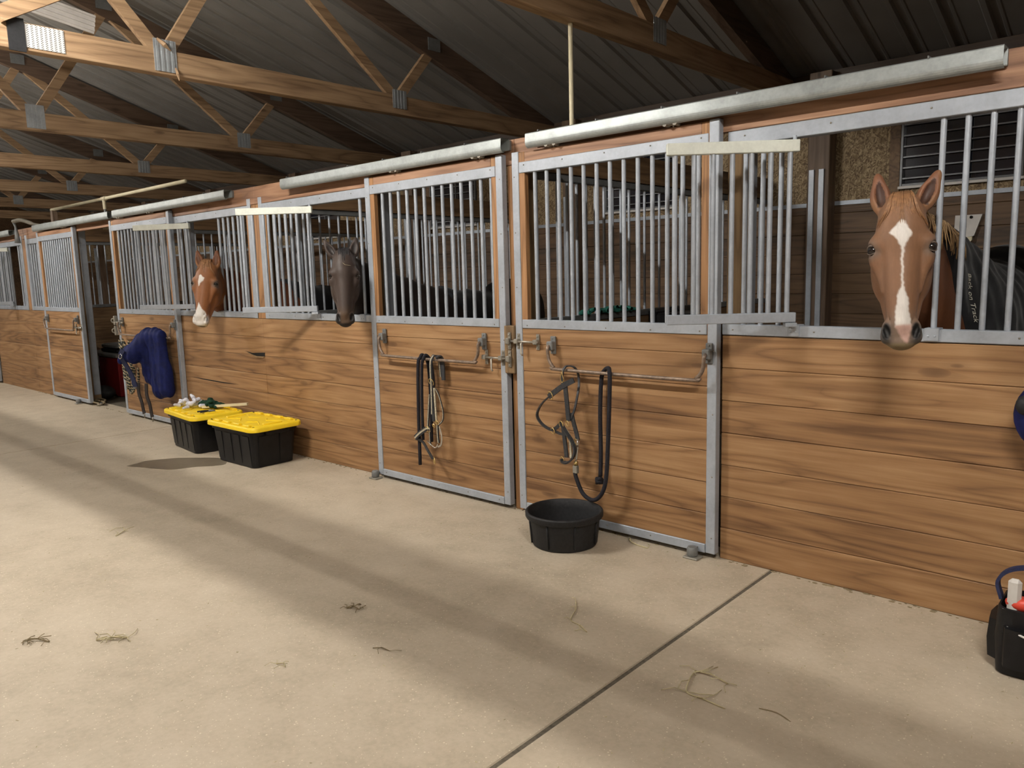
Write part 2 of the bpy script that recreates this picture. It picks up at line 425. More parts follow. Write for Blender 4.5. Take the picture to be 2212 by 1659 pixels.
# walls
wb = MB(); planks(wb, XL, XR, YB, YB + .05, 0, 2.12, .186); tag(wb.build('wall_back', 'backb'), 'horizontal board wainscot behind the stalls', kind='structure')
wins = [(-2.13, -1.21), (-5.27, -4.37), (-8.25, -7.35), (-11.3, -10.4)]
ob = MB(); xs = XL
for a, c in sorted(wins):
    ob.box(xs, a, YB, YB + .02, 2.12, 3.6); ob.box(a, c, YB, YB + .02, 2.86, 3.6); ob.box(a, c, YB, YB + .02, 2.12, 2.235); xs = c
ob.box(xs, XR, YB, YB + .02, 2.12, 3.6)
pb = MB(); pb.bbox(XL, XR, YB - .06, YB - .001, 3.05, 3.32); tag(pb.build('trim_2', 'darkx'), 'dark plate timber along the top of the back wall', kind='structure')
tag(ob.build('wall_back', 'osb'), 'OSB sheathing above the board wainscot', kind='structure')
tb = MB(); tb.box(XL, XR, YB - .012, YB + .01, 2.118, 2.155); tag(tb.build('trim_1', 'galv'), 'white flashing strip between boards and OSB', kind='structure')
for nm, x0, x1 in (('wall_left', XL - .06, XL), ('wall_right', XR, XR + .06)):
    e = MB(); zz = [(YO, 0), (YB + .05, 0), (YB + .05, zroof(YB) + .15), (-3.0, zroof(-3.0) + .15), (YO, zroof(YO) + .15)]
    e.loft([[(x0, y, z) for y, z in zz], [(x1, y, z) for y, z in zz]])
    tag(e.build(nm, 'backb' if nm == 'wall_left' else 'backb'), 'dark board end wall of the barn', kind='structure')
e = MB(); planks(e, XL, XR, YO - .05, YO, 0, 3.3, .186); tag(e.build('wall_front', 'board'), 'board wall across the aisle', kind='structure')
e = MB(); planks(e, .070, XR, .001, .05, 0, 2.40, PH); tag(e.build('wall_front', 'board'), 'board wall at the end of the stall row', kind='structure')
# windows with louvre slats
for i, (a, c) in enumerate(wins):
    z0, z1 = 2.235, 2.86
    f = MB(); t = .022; y0, y1 = YB - .03, YB + .03
    f.bbox(a, a + t, y0, y1, z0, z1); f.bbox(c - t, c, y0, y1, z0, z1); f.bbox(a + t, c - t, y0, y1, z1 - t, z1); f.bbox(a + t, c - t, y0, y1, z0, z0 + t)
    f.bbox(a + (c - a) * .58 - .007, a + (c - a) * .58 + .007, y0 - .004, y0 + .02, z0 + t, z1 - t)
    w = f.build('window_%d' % (i + 1), 'slat'); tag(w, 'louvred metal window in the OSB wall', kind='structure')
    l = MB()
    for k in range(6):
        z = z0 + .06 + k * (z1 - z0 - .08) / 6
        l.box(a + t, c - t, YB - .024, YB - .002, z, z + .012)
    l.build('louver_slat', 'slat', w)
    gl = MB(); gl.box(a + t, c - t, YB + .012, YB + .018, z0 + t, z1 - t); gl.build('glass', 'glass_dark', w)
    s_ = MB(); s_.bbox(a - .01, c + .01, YB - .04, YB + .01, z0 - .022, z0 + .001); s_.build('window_sill', 'white', w)
    t_ = MB(); t_.bbox(a - .09, a - .002, YB - .025, YB - .001, 2.16, 3.1); t_.build('window_trim', 'partb', w)

# ------------------------------------------------------------------ trusses
def board_seg(mb, x, th, p, q, h):
    """board in the plane X=x between two (y,z) points, depth h"""
    p = Vector((p[0], p[1])); q = Vector((q[0], q[1])); d = (q - p).normalized(); n = Vector((-d.y, d.x)) * h / 2
    pr = [p - n, q - n, q + n, p + n]
    mb.loft([[(x - th / 2, a.x, a.y) for a in pr], [(x + th / 2, a.x, a.y) for a in pr]])
TX = [-3.13, -6.01, -8.94, -11.8, -14.7, -17.6, -20.5]
names = ['nearest the camera, crossing above the cream pipe', 'second from the camera, with the big punched steel plate and taped splice', 'third from the camera', 'fourth from the camera', 'fifth from the camera', 'sixth from the camera', 'farthest, just before the end wall']
for i, X in enumerate(TX):
    t = empty('roof_truss', (X, 3.6, 3.11), 'pine roof truss, ' + names[i], 'truss', 'roof trusses')
    b = MB(); b.bbox(X - .045, X + .045, YO + .1, YB - .02, 3.114, 3.292, .004); b.build('bottom_chord', 'truss', t)
    b = MB()
    for s in (1, -1):
        ye = YB - .02 if s > 0 else YO + .12
        zt = lambda y: zroof(y) + .085
        pr = [(ye, zt(ye) - .22), (-3.0, zt(-3.0) - .22), (-3.0, zt(-3.0)), (ye, zt(ye))]
        b.loft([[(X - .04, y, z) for y, z in pr], [(X + .04, y, z) for y, z in pr]])
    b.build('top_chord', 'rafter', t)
    lc = lambda y: zroof(y) - .04
    webs = [((1.33, 3.27), (1.80, lc(1.8))), ((1.30, 3.27), (-.2, lc(-.2))), ((-.92, 3.27), (-.16, lc(-.16))), ((-.97, 3.27), (-2.75, lc(-2.75))),
            ((-3.0, 3.27), (-3.0, lc(-3.0))), ((-5.03, 3.27), (-3.3, lc(-3.3))), ((-5.08, 3.27), (-5.85, lc(-5.85))), ((-7.3, 3.27), (-5.9, lc(-5.9))), ((-7.35, 3.27), (-7.8, lc(-7.8)))]
    for p, q in webs:
        w = MB(); board_seg(w, X, .045, p, q, .092); w.build('web', 'truss', t)
    for (yy, ww, hh) in ((1.32, .17, .17), (-.94, .17, .23), (-5.05, .17, .2), (-7.3, .17, .17)):
        g = MB()
        for k in range(9):
            y0 = yy - ww / 2 + k * ww / 9
            g.box(X + .0455, X + .0495 + (.003 if k % 2 else 0), y0, y0 + ww / 9, 3.275 - hh * .62, 3.275 + hh * .38)
        g.build('gusset_plate', 'plate', t)
    for (yy, zz) in ((-.18, lc(-.18)), (1.8, lc(1.8)), (-2.75, lc(-2.75))):
        g = MB(); g.box(X + .041, X + .0475, yy - .08, yy + .08, zz - .02, zz + .1); g.build('gusset_plate', 'galvdark', t)
    if i == 1:
        g = MB(); g.box(X + .0455, X + .050, -1.885, -1.635, 3.135, 3.285)
        g.build('splice_plate', 'punched', t)
        g = MB(); g.box(X + .0455, X + .058, -1.975, -1.875, 3.10, 3.31); g.build('tape_band', 'black_rubber', t)
        g = MB(); board_seg(g, X + .07, .045, (-2.03, 3.30), (-1.52, 3.60), .095); g.build('brace_board', 'truss', t)
        for p, q, r in (((-1.0, 3.36), (-.90, 3.285), .02), ((-.875, 3.17), (-.855, 3.08), .012)):
            g = MB(); g.tube([(X + .06, p[0], p[1]), (X + .068, (p[0] + q[0]) / 2, (p[1] + q[1]) / 2), (X + .062, q[0], q[1])], [r * .5, r, .002], 5)
            g.build('splinter', 'truss', t)
br = MB(); br.bbox(-20.9, 1.1, -2.855, -2.80, 3.294, 3.332); tag(br.build('shadow_brace', 'truss'), 'added out-of-view board across the truss bottom chords, shading a long floor band', 'brace')  # unseen board added to cast the long shadow band on the floor
rp = MB()
for k in range(7): rp.box(-7.22, -7.20 + (.012 if k % 2 else 0), -1.50, -.965, 3.66 + k * .016, 3.676 + k * .016, )
rr = MB(); R_ = Matrix.Rotation(-.16, 3, 'X')
for k in range(8): rr.box(-.01, .0 + (.010 if k % 2 else 0), -.38, .38, -.075 + k * .019, -.056 + k * .019, R_, (-7.2, -1.32, 3.80))
tag(rr.build('ribbed_panel', 'white'), 'white ribbed metal panel hanging under the roof behind the brightest truss', 'panel')

# pipes
p = MB(); p.tube([(-3.33, .334, 2.435), (-3.15, .334, 2.435), (-3.135, .334, 2.44), (-3.13, .334, 2.46), (-3.13, .334, 3.115)], .014, 12)
tag(p.build('standpipe', 'pvc', None, True), 'thin cream plastic pipe standing upright from the near door track to the truss', 'pipe')
t = empty('water_pipe', (-12, .8, 2.79), 'long cream pipe running level under the trusses above the far stalls', 'pipe')
p = MB(); p.tube([(-14.15, .8, 2.79), (-9.42, .8, 2.79)], .024, 12); p.build('pipe_run', 'pvc', t, True)
p = MB(); p.tube([(-11.96, .8, 2.80), (-11.96, .8, 2.64)], .026, 12); p.tube([(-12.03, .8, 2.79), (-11.89, .8, 2.79)], .032, 12); p.build('tee_fitting', 'pvc', t, True, auto=40)
p = MB(); p.tube([(-11.96, .8, 2.64), (-11.96, .8, 2.56)], .018, 10); p.build('sprinkler_head', 'galvdark', t, True)
for X, w in ((-14.1, .09),):
    p = MB(); p.bbox(X, X + w, .76, .84, 2.0, 2.77); p.build('hanger_board', 'post', t)

# ------------------------------------------------------------------ posts, headers
pl_ = ['behind the near chestnut horse', 'behind the dark bay horse', 'behind the third stall', 'behind the open stall', 'in the far stall', 'far along the back wall', 'farthest of the back wall posts', 'by the end wall']
for i in range(7):
    X = -2.785 - 2.88 * i
    t = empty('support_post', (X, 3.66, 0), 'dark upright timber post against the back wall, ' + pl_[i], 'post', 'posts along the back wall')
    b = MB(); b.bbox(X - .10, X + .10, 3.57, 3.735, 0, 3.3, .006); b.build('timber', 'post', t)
    for dx in (-.055, .035):
        b = MB(); b.bbox(X + dx - .024, X + dx + .024, 3.552, 3.569, .02, 2.44, .002); b.build('steel_channel', 'galv', t)
PX = [-3.36, -6.47, -9.70, -12.95]
seg = [(-16.2, -12.95, 'far left, over the closed far door'), (-12.95, -9.70, 'over the open stall doorway'), (-9.70, -6.47, 'over the chestnut with the white snip'), (-6.47, -3.33, 'over the dark bay horse'), (-3.33, .066, 'over the nearest stall and its blanketed chestnut')]
for a, c, l in seg:
    b = MB(); b.bbox(a + .001, c - .001, 0, .042, 2.246, 2.40, .003)
    tag(b.build('header_beam', 'beamx'), 'reddish wooden header board ' + l, 'beam', 'header boards over the stall fronts')

# partitions between stalls
pn = ['between the two nearest stalls', 'between the dark bay and the middle chestnut', 'beside the open doorway', 'of the far stall at the left edge']
for i, X in enumerate(PX + [.0]):
    if i == 4: lab = 'right of the nearest horse, just out of reach'
    else: lab = pn[i]
    t = empty('stall_partition', (X, 1.9, 0), 'board and bar stall partition ' + lab, 'partition', 'partitions between the stalls')
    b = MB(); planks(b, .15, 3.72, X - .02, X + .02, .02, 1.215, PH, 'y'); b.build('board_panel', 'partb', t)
    b = MB(); b.bbox(X - .028, X + .028, .15, 3.72, 1.217, 1.262, .003); b.build('bottom_rail', 'galvdark', t)
    b = MB(); b.bbox(X - .028, X + .028, .15, 3.72, 2.178, 2.222, .003); b.build('top_rail', 'galvdark', t)
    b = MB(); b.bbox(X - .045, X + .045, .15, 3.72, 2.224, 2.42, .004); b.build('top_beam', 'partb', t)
    me = None
    for k in range(32):
        y = .24 + k * .109
        if me is None:
            b = MB(); b.tube([(X, y, 1.255), (X, y, 2.19)], .0105, 8, False); o = b.build('bar', 'galv', t, True); me = o; y00 = y
        else:
            o = me.copy(); COL.objects.link(o); o.parent = t; o.location = (0, y - y00, 0)
    b = MB(); b.bbox(X - .065, X + .065, .045, .148, 0, 2.40, .005); b.build('front_post', 'jamb', t)
# free jamb posts behind the doors
for X, l in ((-1.86, 'right of the nearest door'), (-4.86, 'left of the bridle door'), (-8.09, 'right of the navy rug door'), (-11.13, 'left of the open doorway')):
    t = empty('jamb_post', (X, .09, 0), 'wooden upright post ' + l, 'post', 'jamb posts of the sliding doors')
    b = MB(); b.bbox(X - .045, X + .045, .046, .19, 0, 2.40, .004); b.build('timber', 'jamb', t)
    b = MB(); b.bbox(X + .046, X + .052, .10, .185, .10, 2.30, .002); b.build('steel_strip', 'galv', t)

# ------------------------------------------------------------------ fixed stall fronts (window side)
SCREW = []
def screws(par, pts):
    for p_ in pts:
        if not SCREW:
            b = MB(); screw(b, 0, 0, 0, .0045); o = b.build('screw_head', 'bracket', None, True); SCREW.append(o)
        else: o = SCREW[0].copy(); COL.objects.link(o)
        o.parent = par; o.location = Vector(p_) - org(par)
def window_front(xa, xb, label, opening, ba=None, bb=None):
    """lower boards, rails and fixed bars; opening = (x0,x1) with no bars"""
    t = empty('stall_front', ((xa + xb) / 2, .02, 0), label, 'stall front', 'fixed stall fronts')
    b = MB(); planks(b, ba or xa, bb or xb, 0, .042, 0, 1.218, PH); bp = b.build('board_panel', 'board', t)
    b = MB(); b.bbox(xa, xb, -.006, .05, 1.222, 1.277, .003); b.build('bottom_rail', 'galv', t)
    b = MB(); b.bbox(xa + .02, xb, -.006, .05, 2.172, 2.243, .003); b.build('top_rail', 'galv', t)
    if xa > -9:
        x = xa + .06
        while x < xb - .02: screws(t, [(x, -.0075, 1.25), (x + .05, -.0075, 2.215)]); x += .42
    proto = None
    def bar(x):
        nonlocal proto
        if proto is None:
            b = MB(); b.tube([(x, .02, 1.27), (x, .02, 2.18)], BAR, 10, False); proto = (b.build('bar', 'galv', t, True), x)
        else:
            o = proto[0].copy(); COL.objects.link(o); o.parent = t; o.location = (x - proto[1], 0, 0)
    x = opening[0] - .09
    while x > xa + .05: bar(x); x -= .0923
    x = opening[1]
    while x < xb - .03: bar(x); x += .0923
    for x in (opening[0], opening[1]):
        b = MB(); b.bbox(x - .03, x + .03, -.014, .052, 1.226, 1.283, .002); screw(b, x - .013, -.0155, 1.248, .005); screw(b, x + .014, -.0155, 1.248, .005)
        b.build('rail_bracket', 'galv', t)
    return t
sf1 = window_front(-1.90, .0, 'board and bar front of the nearest stall, chestnut with long blaze looking out', (-1.52, -.906))
sf2 = window_front(-6.40, -4.83, 'board and bar stall front with the splintered hole, dark bay horse looking out', (-5.56, -4.958), ba=-6.474)
sf3 = window_front(-8.13, -6.545, 'board and bar stall front behind the yellow-lidded totes, chestnut with white snip looking out', (-7.72, -7.19), bb=-6.476)
sf4 = window_front(-12.86, -11.17, 'far stall front partly covered by the slid-open door', (-12.0, -11.9), ba=-12.944)
sf5 = window_front(-14.78, -13.03, 'farthest stall front at the left edge of the photo', (-13.62, -13.3), bb=-12.946)
for par, xs_ in ((sf2, [(-6.405, -6.352), (-4.842, -4.79)]), (sf3, [(-6.60, -6.545)]), (sf4, [(-12.87, -12.80)]), (sf5, [(-13.09, -13.03)])):
    for a, c in xs_:
        b = MB(); b.bbox(a, c, -.008, .045, 1.22 if c < -5 else .01, 2.30, .003); b.build('steel_stile', 'galv', par)
for par, a, c in ((sf2, -6.35, -6.31), (sf3, -6.64, -6.60)):
    b = MB(); b.bbox(a, c, .001, .05, 1.277, 2.172, .003); b.build('wood_stile', 'stile', par)
# splintered hole and cracks in the boards
b = MB(); pr = [(-6.82, .905), (-6.70, .892), (-6.60, .898), (-6.475, .905), (-6.48, .865), (-6.56, .862), (-6.66, .868)]
b.loft([[(x, -.0035, z) for x, z in pr], [(x, .0, z) for x, z in pr]]); b.build('chewed_hole', 'hole', sf2)
b = MB(); pr = [(-6.80, .903), (-6.72, .875), (-6.62, .848), (-6.50, .855), (-6.477, .868), (-6.62, .866), (-6.70, .878)]
b.loft([[(x, -.006, z) for x, z in pr], [(x, .0, z) for x, z in pr]]); b.build('splinter', 'jamb', sf2)
b = MB(); pr = [(-8.0, .708), (-7.7, .704), (-7.3, .699), (-7.0, .698), (-7.3, .688), (-7.7, .694)]
b.loft([[(x, -.003, z - .13) for x, z in pr], [(x, .0, z - .13) for x, z in pr]]); b.build('split', 'hole', sf3)
# posts between paired fronts
for xa, xb, zb_, l in ((-6.543, -6.407, 1.22, 'between the middle chestnut and the dark bay windows'), (-13.025, -12.865, 1.22, 'between the two farthest windows'), (-3.392, -3.325, 0, 'between the two nearest doors')):
    b = MB(); b.bbox(xa, xb, 0, .044, zb_, 2.243, .003)
    tag(b.build('mullion_post', 'stile'), 'wooden upright ' + l, 'post')
b = MB(); b.bbox(-3.405, -3.318, -.062, -.001, .925, 1.235, .006)
tag(b.build('latch_block', 'jamb'), 'short wooden block carrying the latch keepers between the two nearest doors', 'block')

# ------------------------------------------------------------------ sliding doors
def bolt(par, xs, x_first, x_stile, x_keep, z, hx):
    b = MB(); y = -.075
    b.tube([(x_first - (.02 if x_first < x_keep else -.02), y, z), (x_keep, y, z)], .0075, 10)
    b.tube([(hx, y, z), (hx, y - .012, z - .012), (hx, y - .014, z - .075), (hx + .012, y - .014, z - .085)], .0065, 8)
    b.build('slide_bolt', 'bolt', par, True)
    for x in (x_first, x_stile):
        b = MB(); b.bbox(x - .013, x + .013, -.055, -.048, z - .05, z + .05, .003); b.bbox(x - .017, x + .017, -.088, -.05, z - .014, z + .016, .004)
        screw(b, x, -.057, z + .036, .007); screw(b, x, -.057, z - .036, .007); b.build('bolt_bracket', 'bracket', par)
def door(xa, xb, label, nbars, bx0, bx1, handle=None, guide=None, hang=()):
    yf, yb = -.047, -.008
    t = empty('stall_door', ((xa + xb) / 2, -.03, .03), label, 'stall door', 'sliding stall doors')
    b = MB(); planks(b, xa + .052, xb - .052, yf + .003, yb, .075, 1.222, PH); b.build('board_panel', 'board', t)
    # wooden frame around the bars
    b = MB(); b.bbox(xa + .052, xa + .10, yf + .002, yb, 1.222, 2.305, .003); b.bbox(xb - .10, xb - .052, yf + .002, yb, 1.222, 2.305, .003)
    b.build('wood_stile', 'stile', t)
    b = MB(); b.bbox(xa + .10, xb - .10, yf + .002, yb, 2.245, 2.305, .003); b.build('wood_top_rail', 'beamx', t)
    for a in (xa, xb - .055):
        b = MB(); b.bbox(a, a + .055, yf - .004, yb + .003, .03, 2.31, .003)
        b.build('steel_stile', 'galv', t)
    b = MB(); b.bbox(xa + .058, xb - .06, yf - .004, yb + .003, 1.222, 1.277, .003); b.build('bottom_bar_rail', 'galv', t)
    b = MB(); b.bbox(xa + .058, xb - .06, yf - .004, yb + .003, 2.180, 2.246, .003); b.build('top_bar_rail', 'galv', t)
    b = MB(); b.bbox(xa + .058, xb - .058, yf - .006, yb + .003, .028, .078, .003); b.build('bottom_channel', 'galv', t)
    if xa > -10:
        q = []
        for k in range(7): q += [(xa + .02, yf - .005, .12 + k * .34), (xb - .02, yf - .005, .12 + k * .34)]
        for k in range(5):
            x = xa + .10 + k * (xb - xa - .2) / 4; q += [(x, yf - .006, 1.24), (x, yf - .006, 2.226), (x, yf - .007, .055)]
        screws(t, q)
    pr = None
    for k in range(nbars):
        x = bx0 + (bx1 - bx0) * k / (nbars - 1)
        if pr is None:
            b = MB(); b.tube([(x, -.028, 1.27), (x, -.028, 2.19)], BAR, 10, False); pr = b.build('bar', 'galv', t, True)
        else:
            o = pr.copy(); COL.objects.link(o); o.parent = t; o.location = (x - bx0, 0, 0)
    if handle:
        a, c = handle; y = -.112; zt, zb = 1.125, .985
        pts = [(a, -.085, zt), (a, y, zt - .012), (a + .003, y, zt - .05), (a + .012, y, zb + .05), (a + .045, y, zb + .012), (a + .10, y, zb), (c - .10, y, zb), (c - .045, y, zb + .012), (c - .012, y, zb + .05), (c - .003, y, zt - .05), (c, y, zt - .012), (c, -.085, zt)]
        b = MB(); b.tube(spline(pts, 4), .0105, 10); hb = b.build('blanket_bar', 'pipe', t, True)
        for x in (a, c):
            b = MB(); b.bbox(x - .02, x + .02, -.062, -.048, zt - .055, zt + .055, .004); b.bbox(x - .023, x + .023, -.10, -.06, zt - .03, zt + .025, .006)
            screw(b, x, -.064, zt + .042, .006); screw(b, x, -.064, zt - .045, .006); b.build('bar_bracket', 'galvdark', t)
    for x in hang:
        b = MB(); b.tube([(x, -.035, 2.30), (x, -.055, 2.325)], .006, 8)
        for dx in (-.03, .03): b.tube([(x + dx, -.085, 2.318), (x + dx, -.04, 2.318)], .013, 12)
        b.tube([(x - .035, -.062, 2.314), (x + .035, -.062, 2.314)], .006, 8); b.build('roller_hanger', 'bracket', t, True, auto=40)
    if guide is not None:
        g = empty('floor_guide', (guide[0], -.09, 0), guide[1], 'guide roller', 'floor guides of the sliding doors')
        b = MB(); b.lathe([(.027, .012), (.030, .018), (.030, .052), (.024, .062), (.012, .064)], 20, (guide[0], -.085, 0)); b.build('roller', 'galvdark', g, True, auto=40)
        b = MB(); b.bbox(guide[0] - .04, guide[0] + .05, -.125, -.05, 0.0005, .010, .004); b.build('base_plate', 'bracket', g)
    return t
d1 = door(-3.31, -1.905, 'sliding wood and bar stall door with a black halter and lead rope, nearest to the camera', 13, -3.14, -2.03, (-2.998, -1.945), (-2.02, 'grey steel floor guide at the right foot of the nearest door'), (-2.975, -2.17))
d2 = door(-4.80, -3.395, 'sliding wood and bar stall door with a bridle hung on its blanket bar', 13, -4.62, -3.51, (-4.64, -3.59), (-4.80, 'small steel floor guide at the left foot of the bridle door'), (-4.42, -3.59))
d3 = door(-9.665, -8.10, 'sliding stall door with a navy horse rug over its bar, beside the totes', 14, -9.46, -8.28, (-9.52, -8.15), None, (-9.3, -8.5))
d4 = door(-12.22, -10.83, 'sliding stall door pushed open to the left of the dark doorway', 14, -12.05, -11.0, (-12.08, -10.95), (-11.15, 'rusty steel floor guide at the foot of the open far door'), (-12.0, -11.1))
d5 = door(-16.2, -14.80, 'farthest sliding stall door, only its steel edge showing at the left edge of the photo', 13, -16.05, -14.95, None, None, ())
bolt(d2, None, -3.575, -3.425, -3.36, 1.022, -3.50)
bolt(d1, None, -3.125, -3.285, -3.355, 1.138, -3.235)
bolt(d4, None, -11.05, -10.86, -10.80, 1.02, -10.95)
for z in (1.022, 1.138):
    b = MB(); x = -3.352
    b.bbox(x - .012, x + .012, -.072, -.0625, z - .055, z + .055, .003); b.bbox(x - .016, x + .016, -.096, -.070, z - .02, z + .02, .005)
    screw(b, x, -.074, z + .04, .008); screw(b, x, -.074, z - .04, .008)
    tag(b.build('latch_keeper', 'bracket'), 'pale metal latch keeper on the wooden block, ' + ('upper one at the nearest door bolt' if z > 1.1 else 'lower one at the bridle door bolt'), 'keeper', 'latch keepers')
# latch pieces left of the navy rug door
k3 = empty('door_latch', (-9.66, -.06, 1.1), 'weathered double latch at the left edge of the navy rug door', 'latch')
b = MB()
for z in (1.14, 1.02): b.bbox(-9.70, -9.67, -.09, -.05, z - .055, z + .055, .006); b.ring((-9.70, -.085, z), .024, .008, (1, -.6, 0))
b.build('keeper_plate', 'bracket', k3)
b = MB(); b.tube([(-9.74, -.08, 1.12), (-9.45, -.08, 1.12)], .009, 8); b.tube([(-9.53, -.08, 1.12), (-9.53, -.09, 1.04)], .008, 8); b.build('slide_bolt', 'bolt', k3, True)

# tracks over the doors
def track(xa, xb, label, oz=0.0):
    t = empty('door_track', ((xa + xb) / 2, -.06, 2.35), label, 'door track', 'overhead door tracks')
    y0 = -.022
    outer = [(y0, 2.312 + .02), (y0, 2.40), (y0 - .072, 2.40), (y0 - .080, 2.394), (y0 - .082, 2.352)]
    for k in range(6):
        a = k / 5 * PI / 2; outer.append((y0 - .052 - .030 * math.cos(a), 2.344 - .030 * math.sin(a)))
    th = .0035
    inner = [(y0 - .046, 2.317)]
    for k in range(5, -1, -1):
        a = k / 5 * PI / 2; inner.append((y0 - .052 - .0265 * math.cos(a), 2.345 - .0265 * math.sin(a)))
    inner += [(y0 - .0785, 2.352), (y0 - .0765, 2.3965), (y0 - .004, 2.3965), (y0 - .004, 2.3355)]
    ps = outer + inner
    b = MB(); n = len(ps); vs = [(xa, y, z) for y, z in ps] + [(xb, y, z) for y, z in ps]
    F = [(i, (i + 1) % n, n + (i + 1) % n, n + i) for i in range(n)]
    m_ = len(outer)
    ends = []
    b.add(vs, F)
    # end caps of the folded sheet as thin quads
    no = len(outer); 
    b.build('rail', 'galvtrack', t)
    b = MB(); x = xa + .1
    while x < xb - .05:
        b.bbox(x, x + .006, y0 - .084, y0 + .02, 2.396, 2.408, .001); x += .42
    b.bbox(xa, xb, -.0215, -.001, 2.335, 2.395, .002)
    b.build('mounting_strip', 'galvdark', t)
    return t
track(-3.15, -.68, 'heavy galvanised steel door track over the nearest stall, longest in view')
track(-5.87, -3.35, 'galvanised steel door track over the dark bay horse and the bridle door')
track(-9.41, -6.82, 'galvanised steel door track over the navy rug door')
track(-12.19, -9.54, 'galvanised steel door track over the open far doorway')
track(-16.0, -13.23, 'galvanised steel door track end at the far left edge')
# small bracket standing on the far header
t = empty('wall_lamp', (-12.7, -.02, 2.40), 'small grey angled fixture clamped on the far header, above the stall at the left edge', 'fixture')
b = MB(); b.tube(spline([(-12.95, -.10, 2.50), (-12.75, -.06, 2.51), (-12.45, .0, 2.44), (-12.2, .02, 2.405)], 4), [.03] * 4 + [.028] * 4 + [.018] * 5, 8); b.build('arm', 'bracket', t, True)
b = MB(); b.tube([(-12.95, -.10, 2.49), (-12.88, -.10, 2.42), (-12.86, -.10, 2.30), (-12.86, -.10, 2.19)], [.02, .014, .028, .042], 8); b.build('housing', 'galvdark', t, True)

# ------------------------------------------------------------------ swung-out window grilles (yokes)
def yoke(hx, ang, L, label, topmat='galvdirty', n=7, z0=1.298, z1=2.155):
    t = empty('window_grille', (hx, -.045, z0), label, 'window grille', 'swung-open window grilles', rz=-(PI - 0) + 0)
    t.rotation_euler = (0, 0, ang)
    h = z1 - z0
    b = MB(); b.bbox(-.02, L, -.018, .018, 0, .048, .003); b.build('bottom_channel', 'galv', t, local=True)
    b = MB(); b.bbox(-.02, L, -.018, .018, h - .055, h, .003); b.build('top_channel', topmat, t, local=True)
    pr = None
    for k in range(n):
        x = .02 + k * (L - .06) / (n - 1)
        if pr is None: b = MB(); b.tube([(x, 0, .04), (x, 0, h - .05)], BAR, 10, False); pr = b.build('bar', 'galv', t, True, local=True); x0 = x
        else:
            o = pr.copy(); COL.objects.link(o); o.parent = t; o.location = (x - x0, 0, 0)
    b = MB(); b.tube([(.0, 0, -.035), (.0, 0, .01)], .009, 8); b.bbox(-.025, .03, -.022, .022, -.022, -.002, .002); b.build('hinge_pin', 'galv', t, local=True)
    b = MB(); b.tube([(.0, 0, h - .005), (.0, 0, h + .02)], .009, 8); b.build('hinge_pin', 'galv', t, local=True)
    return t
rad = math.radians
yoke(-1.52, rad(180 + 40), .60, 'white-topped bar grille swung open across the nearest door')
yoke(-5.545, rad(180 + 38), .62, 'white-topped bar grille swung open left of the dark bay horse')
yoke(-7.70, rad(180 + 30), .62, 'white-topped bar grille swung open left of the chestnut with the white snip', n=7)
yoke(-13.62, rad(180 + 38), .60, 'bar grille swung open at the far left edge of the photo')

